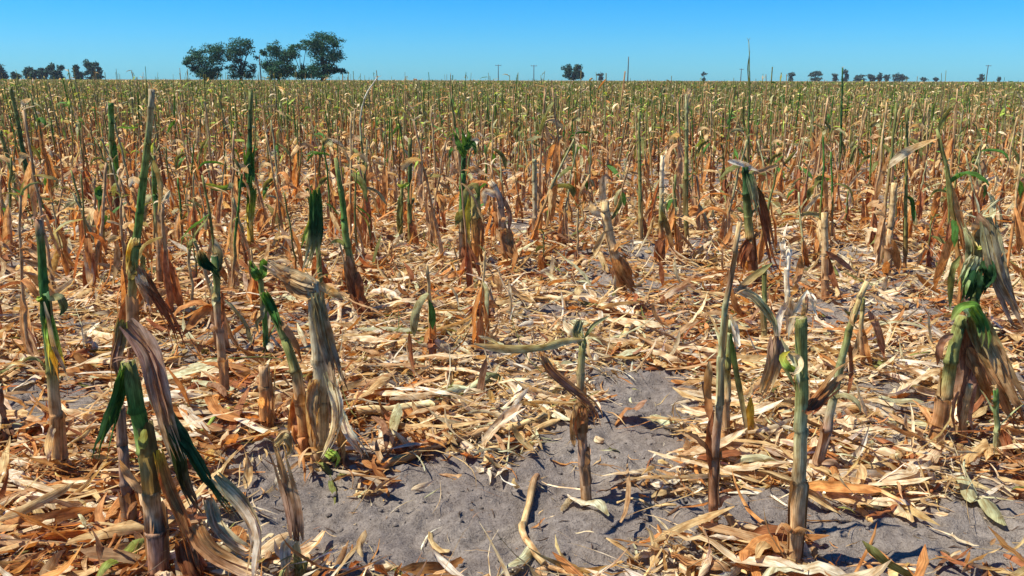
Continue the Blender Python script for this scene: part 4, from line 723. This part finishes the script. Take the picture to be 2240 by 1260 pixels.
# ------------------------------------------------------------------ trees on the horizon
def tree(label, lobes, trunk_x, dist, n, c, name='broadleaf_tree', group='trees on the horizon', leaf=.33, gap=.0, tw=7, base=174, grow=1.25):
    b = at_depth(trunk_x, base, dist); org = np.array([b[0], dist, 0.0]); root = bpy.data.objects.new(name, None); scene.collection.objects.link(root); root.location = org
    root['label'] = label; root['category'] = 'tree'; root['group'] = group; mp = dist/F
    if dist > 250: xs_ = [l[0]-l[2] for l in lobes]+[l[0]+l[2] for l in lobes]; lobes = list(lobes)+[((min(xs_)+max(xs_))/2, base-3, (max(xs_)-min(xs_))*.42, 5)]
    else: xs_ = [l[0] for l in lobes]; lobes = list(lobes)+[(trunk_x-8, 161, 19, 9), (trunk_x+13, 160, 19, 9), (trunk_x-22, 150, 10, 6), (trunk_x+24, 152, 10, 6), (trunk_x, 166, 26, 6)]
    A_ = np.array([l[2]*l[3] for l in lobes], float); A_ /= A_.sum(); mb = MB(); Cs = []
    for (cx, cy, rx, ry), a in zip(lobes, A_):
        c0 = at_depth(cx, cy, dist + rng.uniform(-.25, .25)*rx*mp); Cs.append(c0); m = int(n*a)+20
        nb = max(7, int(rx*ry/16)); bc = rng.normal(0, 1, (nb,3)); bc /= np.linalg.norm(bc, axis=1, keepdims=True); bc *= rng.uniform(.25, .85, (nb,1)); 
        k = rng.integers(0, nb, m); d = rng.normal(0, 1, (m,3)); d /= np.linalg.norm(d, axis=1, keepdims=True); r = rng.random(m)**.5*rng.uniform(.34, .52, nb)[k]
        p = (bc[k] + d*r[:, None])*np.array([rx, rx, ry])*mp*grow + c0; p[:, 2] = np.maximum(p[:, 2], .5)
        cc = C(c)*rng.uniform(.6, 1.4, (m,1))*(.85+.3*rng.random(nb))[k][:, None]
        ribbons(mb, p, rng.random(m)*6.28, rng.normal(0, .6, m), leaf*rng.uniform(.6, 1.5, m), leaf*rng.uniform(.4, .9, m), cc, cc, K=3, roll0=rng.normal(0, .8, m), wob=.3)
    link('crown', mb.mesh('crown', M_TREE, origin=org, smooth=False), root)
    mb = MB(); zc = np.mean([q[2] for q in Cs]); K = 6; t = np.linspace(0, 1, K)[:, None]; top = np.array([np.mean([q[0] for q in Cs]), dist, zc*1.05]); P = org*(1-t)+top*t; P[1:-1, 0] += rng.normal(0, .15, K-2)
    tubes(mb, P[None], (tw*mp/2*(1.2-.8*t[:, 0]))[None], np.broadcast_to(np.array([.05,.04,.032]), (1,K,3)), 7); link('trunk', mb.mesh('trunk', M_STEM, origin=org), root)
    for q in Cs[:6]:
        mb = MB(); s0 = P[2]; t = np.linspace(0, 1, 5)[:, None]; Q = s0*(1-t)+q*t; Q[1:-1] += rng.normal(0, .12, (3,3)); tubes(mb, Q[None], (tw*mp/2*(.55-.4*t[:, 0]))[None], np.broadcast_to(np.array([.05,.04,.032]), (1,5,3)), 5)
        link('limb', mb.mesh('limb', M_STEM, origin=org), root)
    return root
TG = (.030,.125,.062)
tree('wide spreading tree at the left of the large clump', [(465,105,28,11),(430,120,20,12),(445,135,30,14),(405,141,9,6),(450,155,24,12),(475,125,18,18),(415,130,12,8),(460,166,16,7),(425,150,14,8)], 452, 176, 7500, TG)
tree('airy tree with open lower crown, second in the large clump', [(525,95,25,10),(512,110,20,11),(545,98,13,8),(527,118,14,9),(500,115,12,10),(505,146,13,5),(550,146,11,5),(528,143,11,10),(560,125,6,4),(515,125,18,12),(535,108,18,12),(498,128,10,9)], 527, 180, 5200, TG, gap=.2)
tree('rounded dense tree in the middle of the large clump', [(600,105,17,13),(612,124,26,17),(590,145,20,13),(616,148,27,12),(640,120,13,13),(578,118,8,8)], 608, 174, 7500, TG)
tree('slim tree with raised crown between the two densest trees', [(655,100,20,8),(640,106,12,7),(664,150,8,8),(655,160,12,6),(672,94,12,7)], 660, 182, 3200, TG, tw=4)
tree('tallest tree with dark domed crown', [(705,86,32,13),(735,94,21,10),(700,105,29,16),(715,125,30,17),(737,126,15,13),(700,148,28,12),(736,151,20,7),(748,158,10,4),(690,94,18,10)], 703, 172, 9500, TG, tw=10)
FT = (.030,.10,.070)
for lab, lobes, tx in [
    ('dark tree cut by the left picture edge', [(-4,152,18,17),(6,160,9,12)], 2), ('tiny bush right of the left edge tree', [(34,166,8,7)], 34), ('round dark tree, first of the small left group', [(62,160,13,12),(72,163,10,10)], 66),
    ('narrow middle tree of the small left group', [(86,162,8,11),(95,160,8,9)], 90), ('forked tree with two puffs in the small left group', [(112,146,8,6),(131,148,8,6),(118,160,12,11),(132,165,8,8),(104,155,8,6)], 120),
    ('slender tree left of the domed far left tree', [(166,147,5,5),(167,160,5,12),(176,164,6,7)], 167), ('domed tree at the right of the small left group', [(192,142,10,9),(206,142,9,8),(197,155,15,12),(218,154,9,8),(208,166,12,7)], 198)]:
    tree(lab, lobes, tx, 330, 2200, FT, group='small distant trees', leaf=.7, tw=4, grow=1.1)
tree('lone round two lobed tree on the horizon', [(1244,152,14,10),(1261,153,14,11),(1269,161,12,9),(1240,163,11,7),(1255,163,20,8)], 1255, 340, 4000, FT, group='small distant trees', leaf=.6, base=174, grow=1.02, tw=3)
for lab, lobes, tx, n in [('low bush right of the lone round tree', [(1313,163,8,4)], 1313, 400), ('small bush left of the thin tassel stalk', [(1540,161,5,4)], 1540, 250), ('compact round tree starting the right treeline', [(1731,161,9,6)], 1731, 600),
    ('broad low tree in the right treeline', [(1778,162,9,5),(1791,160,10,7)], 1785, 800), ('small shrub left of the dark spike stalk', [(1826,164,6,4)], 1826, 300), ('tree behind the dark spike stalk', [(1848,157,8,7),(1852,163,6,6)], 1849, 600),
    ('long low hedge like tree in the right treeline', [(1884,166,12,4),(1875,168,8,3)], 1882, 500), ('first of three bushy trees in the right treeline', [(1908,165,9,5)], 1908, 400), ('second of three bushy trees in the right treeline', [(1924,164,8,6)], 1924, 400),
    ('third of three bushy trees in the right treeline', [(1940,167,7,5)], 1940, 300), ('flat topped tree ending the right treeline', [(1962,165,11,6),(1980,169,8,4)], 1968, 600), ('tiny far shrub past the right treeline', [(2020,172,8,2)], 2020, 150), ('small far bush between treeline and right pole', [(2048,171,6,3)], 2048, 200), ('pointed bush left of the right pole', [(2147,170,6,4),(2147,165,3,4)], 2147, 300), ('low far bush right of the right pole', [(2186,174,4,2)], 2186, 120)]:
    tree(lab, [(a, b+1, c*.95, d*.8) for a, b, c, d in lobes], tx, 480, n, (.05,.10,.09), group='trees of the far right treeline', leaf=.9, tw=3, base=176, grow=1.1)  # crowns paler and bluer: distance haze put into their colour

# poles
def pole(label, px, top, dist, w, arm=True):
    g = at_depth(px, top, dist); org = np.array([g[0], dist, 0.0]); root = bpy.data.objects.new('utility_pole', None); scene.collection.objects.link(root); root.location = org; root['label'] = label; root['category'] = 'utility pole'; root['group'] = 'utility poles on the horizon'
    cc = np.array([.10,.10,.09]); t = np.linspace(0, 1, 4)[:, None]; P = np.array([0,0,-.2])*(1-t)+np.array([0,0,g[2]])*t; mb = MB(); r = w*dist/F/2; tubes(mb, P[None], (r*(1.2-.4*t[:, 0]))[None], np.broadcast_to(cc, (1,4,3)), 8); link('post', mb.mesh('post', M_STEM), root)
    if arm:
        mb = MB(); z = g[2]-.35; Q = np.array([[-1.1,0,z],[0,0,z],[1.1,0,z]]); Q[:, 1] = -r-.06; tubes(mb, Q[None], np.full((1,3), r*.55), np.broadcast_to(cc, (1,3,3)), 6); link('crossarm', mb.mesh('crossarm', M_STEM), root)
        for dx in (-.95, .95):
            mb = MB(); Q = np.array([[dx,-r-.06,z],[dx,-r-.06,z+.22],[dx,-r-.06,z+.3]]); tubes(mb, Q[None], np.array([[.07,.09,.04]]), np.broadcast_to(np.array([.3,.3,.28]), (1,3,3)), 6); link('insulator', mb.mesh('insulator', M_STEM), root)
pole('bare pole standing between the large clump trees', 567, 120, 170, 2.4, False)
pole('left of two small poles before the lone round tree', 1090, 141, 300, 1.6)
pole('right of two small poles before the lone round tree', 1168, 142, 300, 1.6)
pole('tallest dark pole right of the lone round tree', 1375, 124, 200, 2.4, False)
pole('faint small pole left of the thin tassel stalk', 1622, 150, 420, 1.6)
pole('far pole with crossarm near the right edge', 2162, 142, 330, 1.8)

# ------------------------------------------------------------------ thin dry haze in the air
def haze(density):
    x, y0, y1, z0, z1 = 620, -60, 620, -1.2, 26
    v = [(-x,y0,z0),(x,y0,z0),(x,y1,z0),(-x,y1,z0),(-x,y0,z1),(x,y0,z1),(x,y1,z1),(-x,y1,z1)]; f = [(0,3,2,1),(4,5,6,7),(0,1,5,4),(1,2,6,5),(2,3,7,6),(3,0,4,7)]
    me = bpy.data.meshes.new('haze'); me.from_pydata(v, [], f); m = bpy.data.materials.new('haze'); m.use_nodes = True; nt = m.node_tree; nt.nodes.clear()
    pv = nt.nodes.new('ShaderNodeVolumePrincipled'); pv.inputs['Color'].default_value = (.80, .88, 1, 1); pv.inputs['Density'].default_value = density; o = nt.nodes.new('ShaderNodeOutputMaterial'); nt.links.new(pv.outputs[0], o.inputs['Volume'])
    me.materials.append(m); link('haze', me, kind='stuff', label='thin bluish summer haze over the far field', category='haze')
haze(.00013)
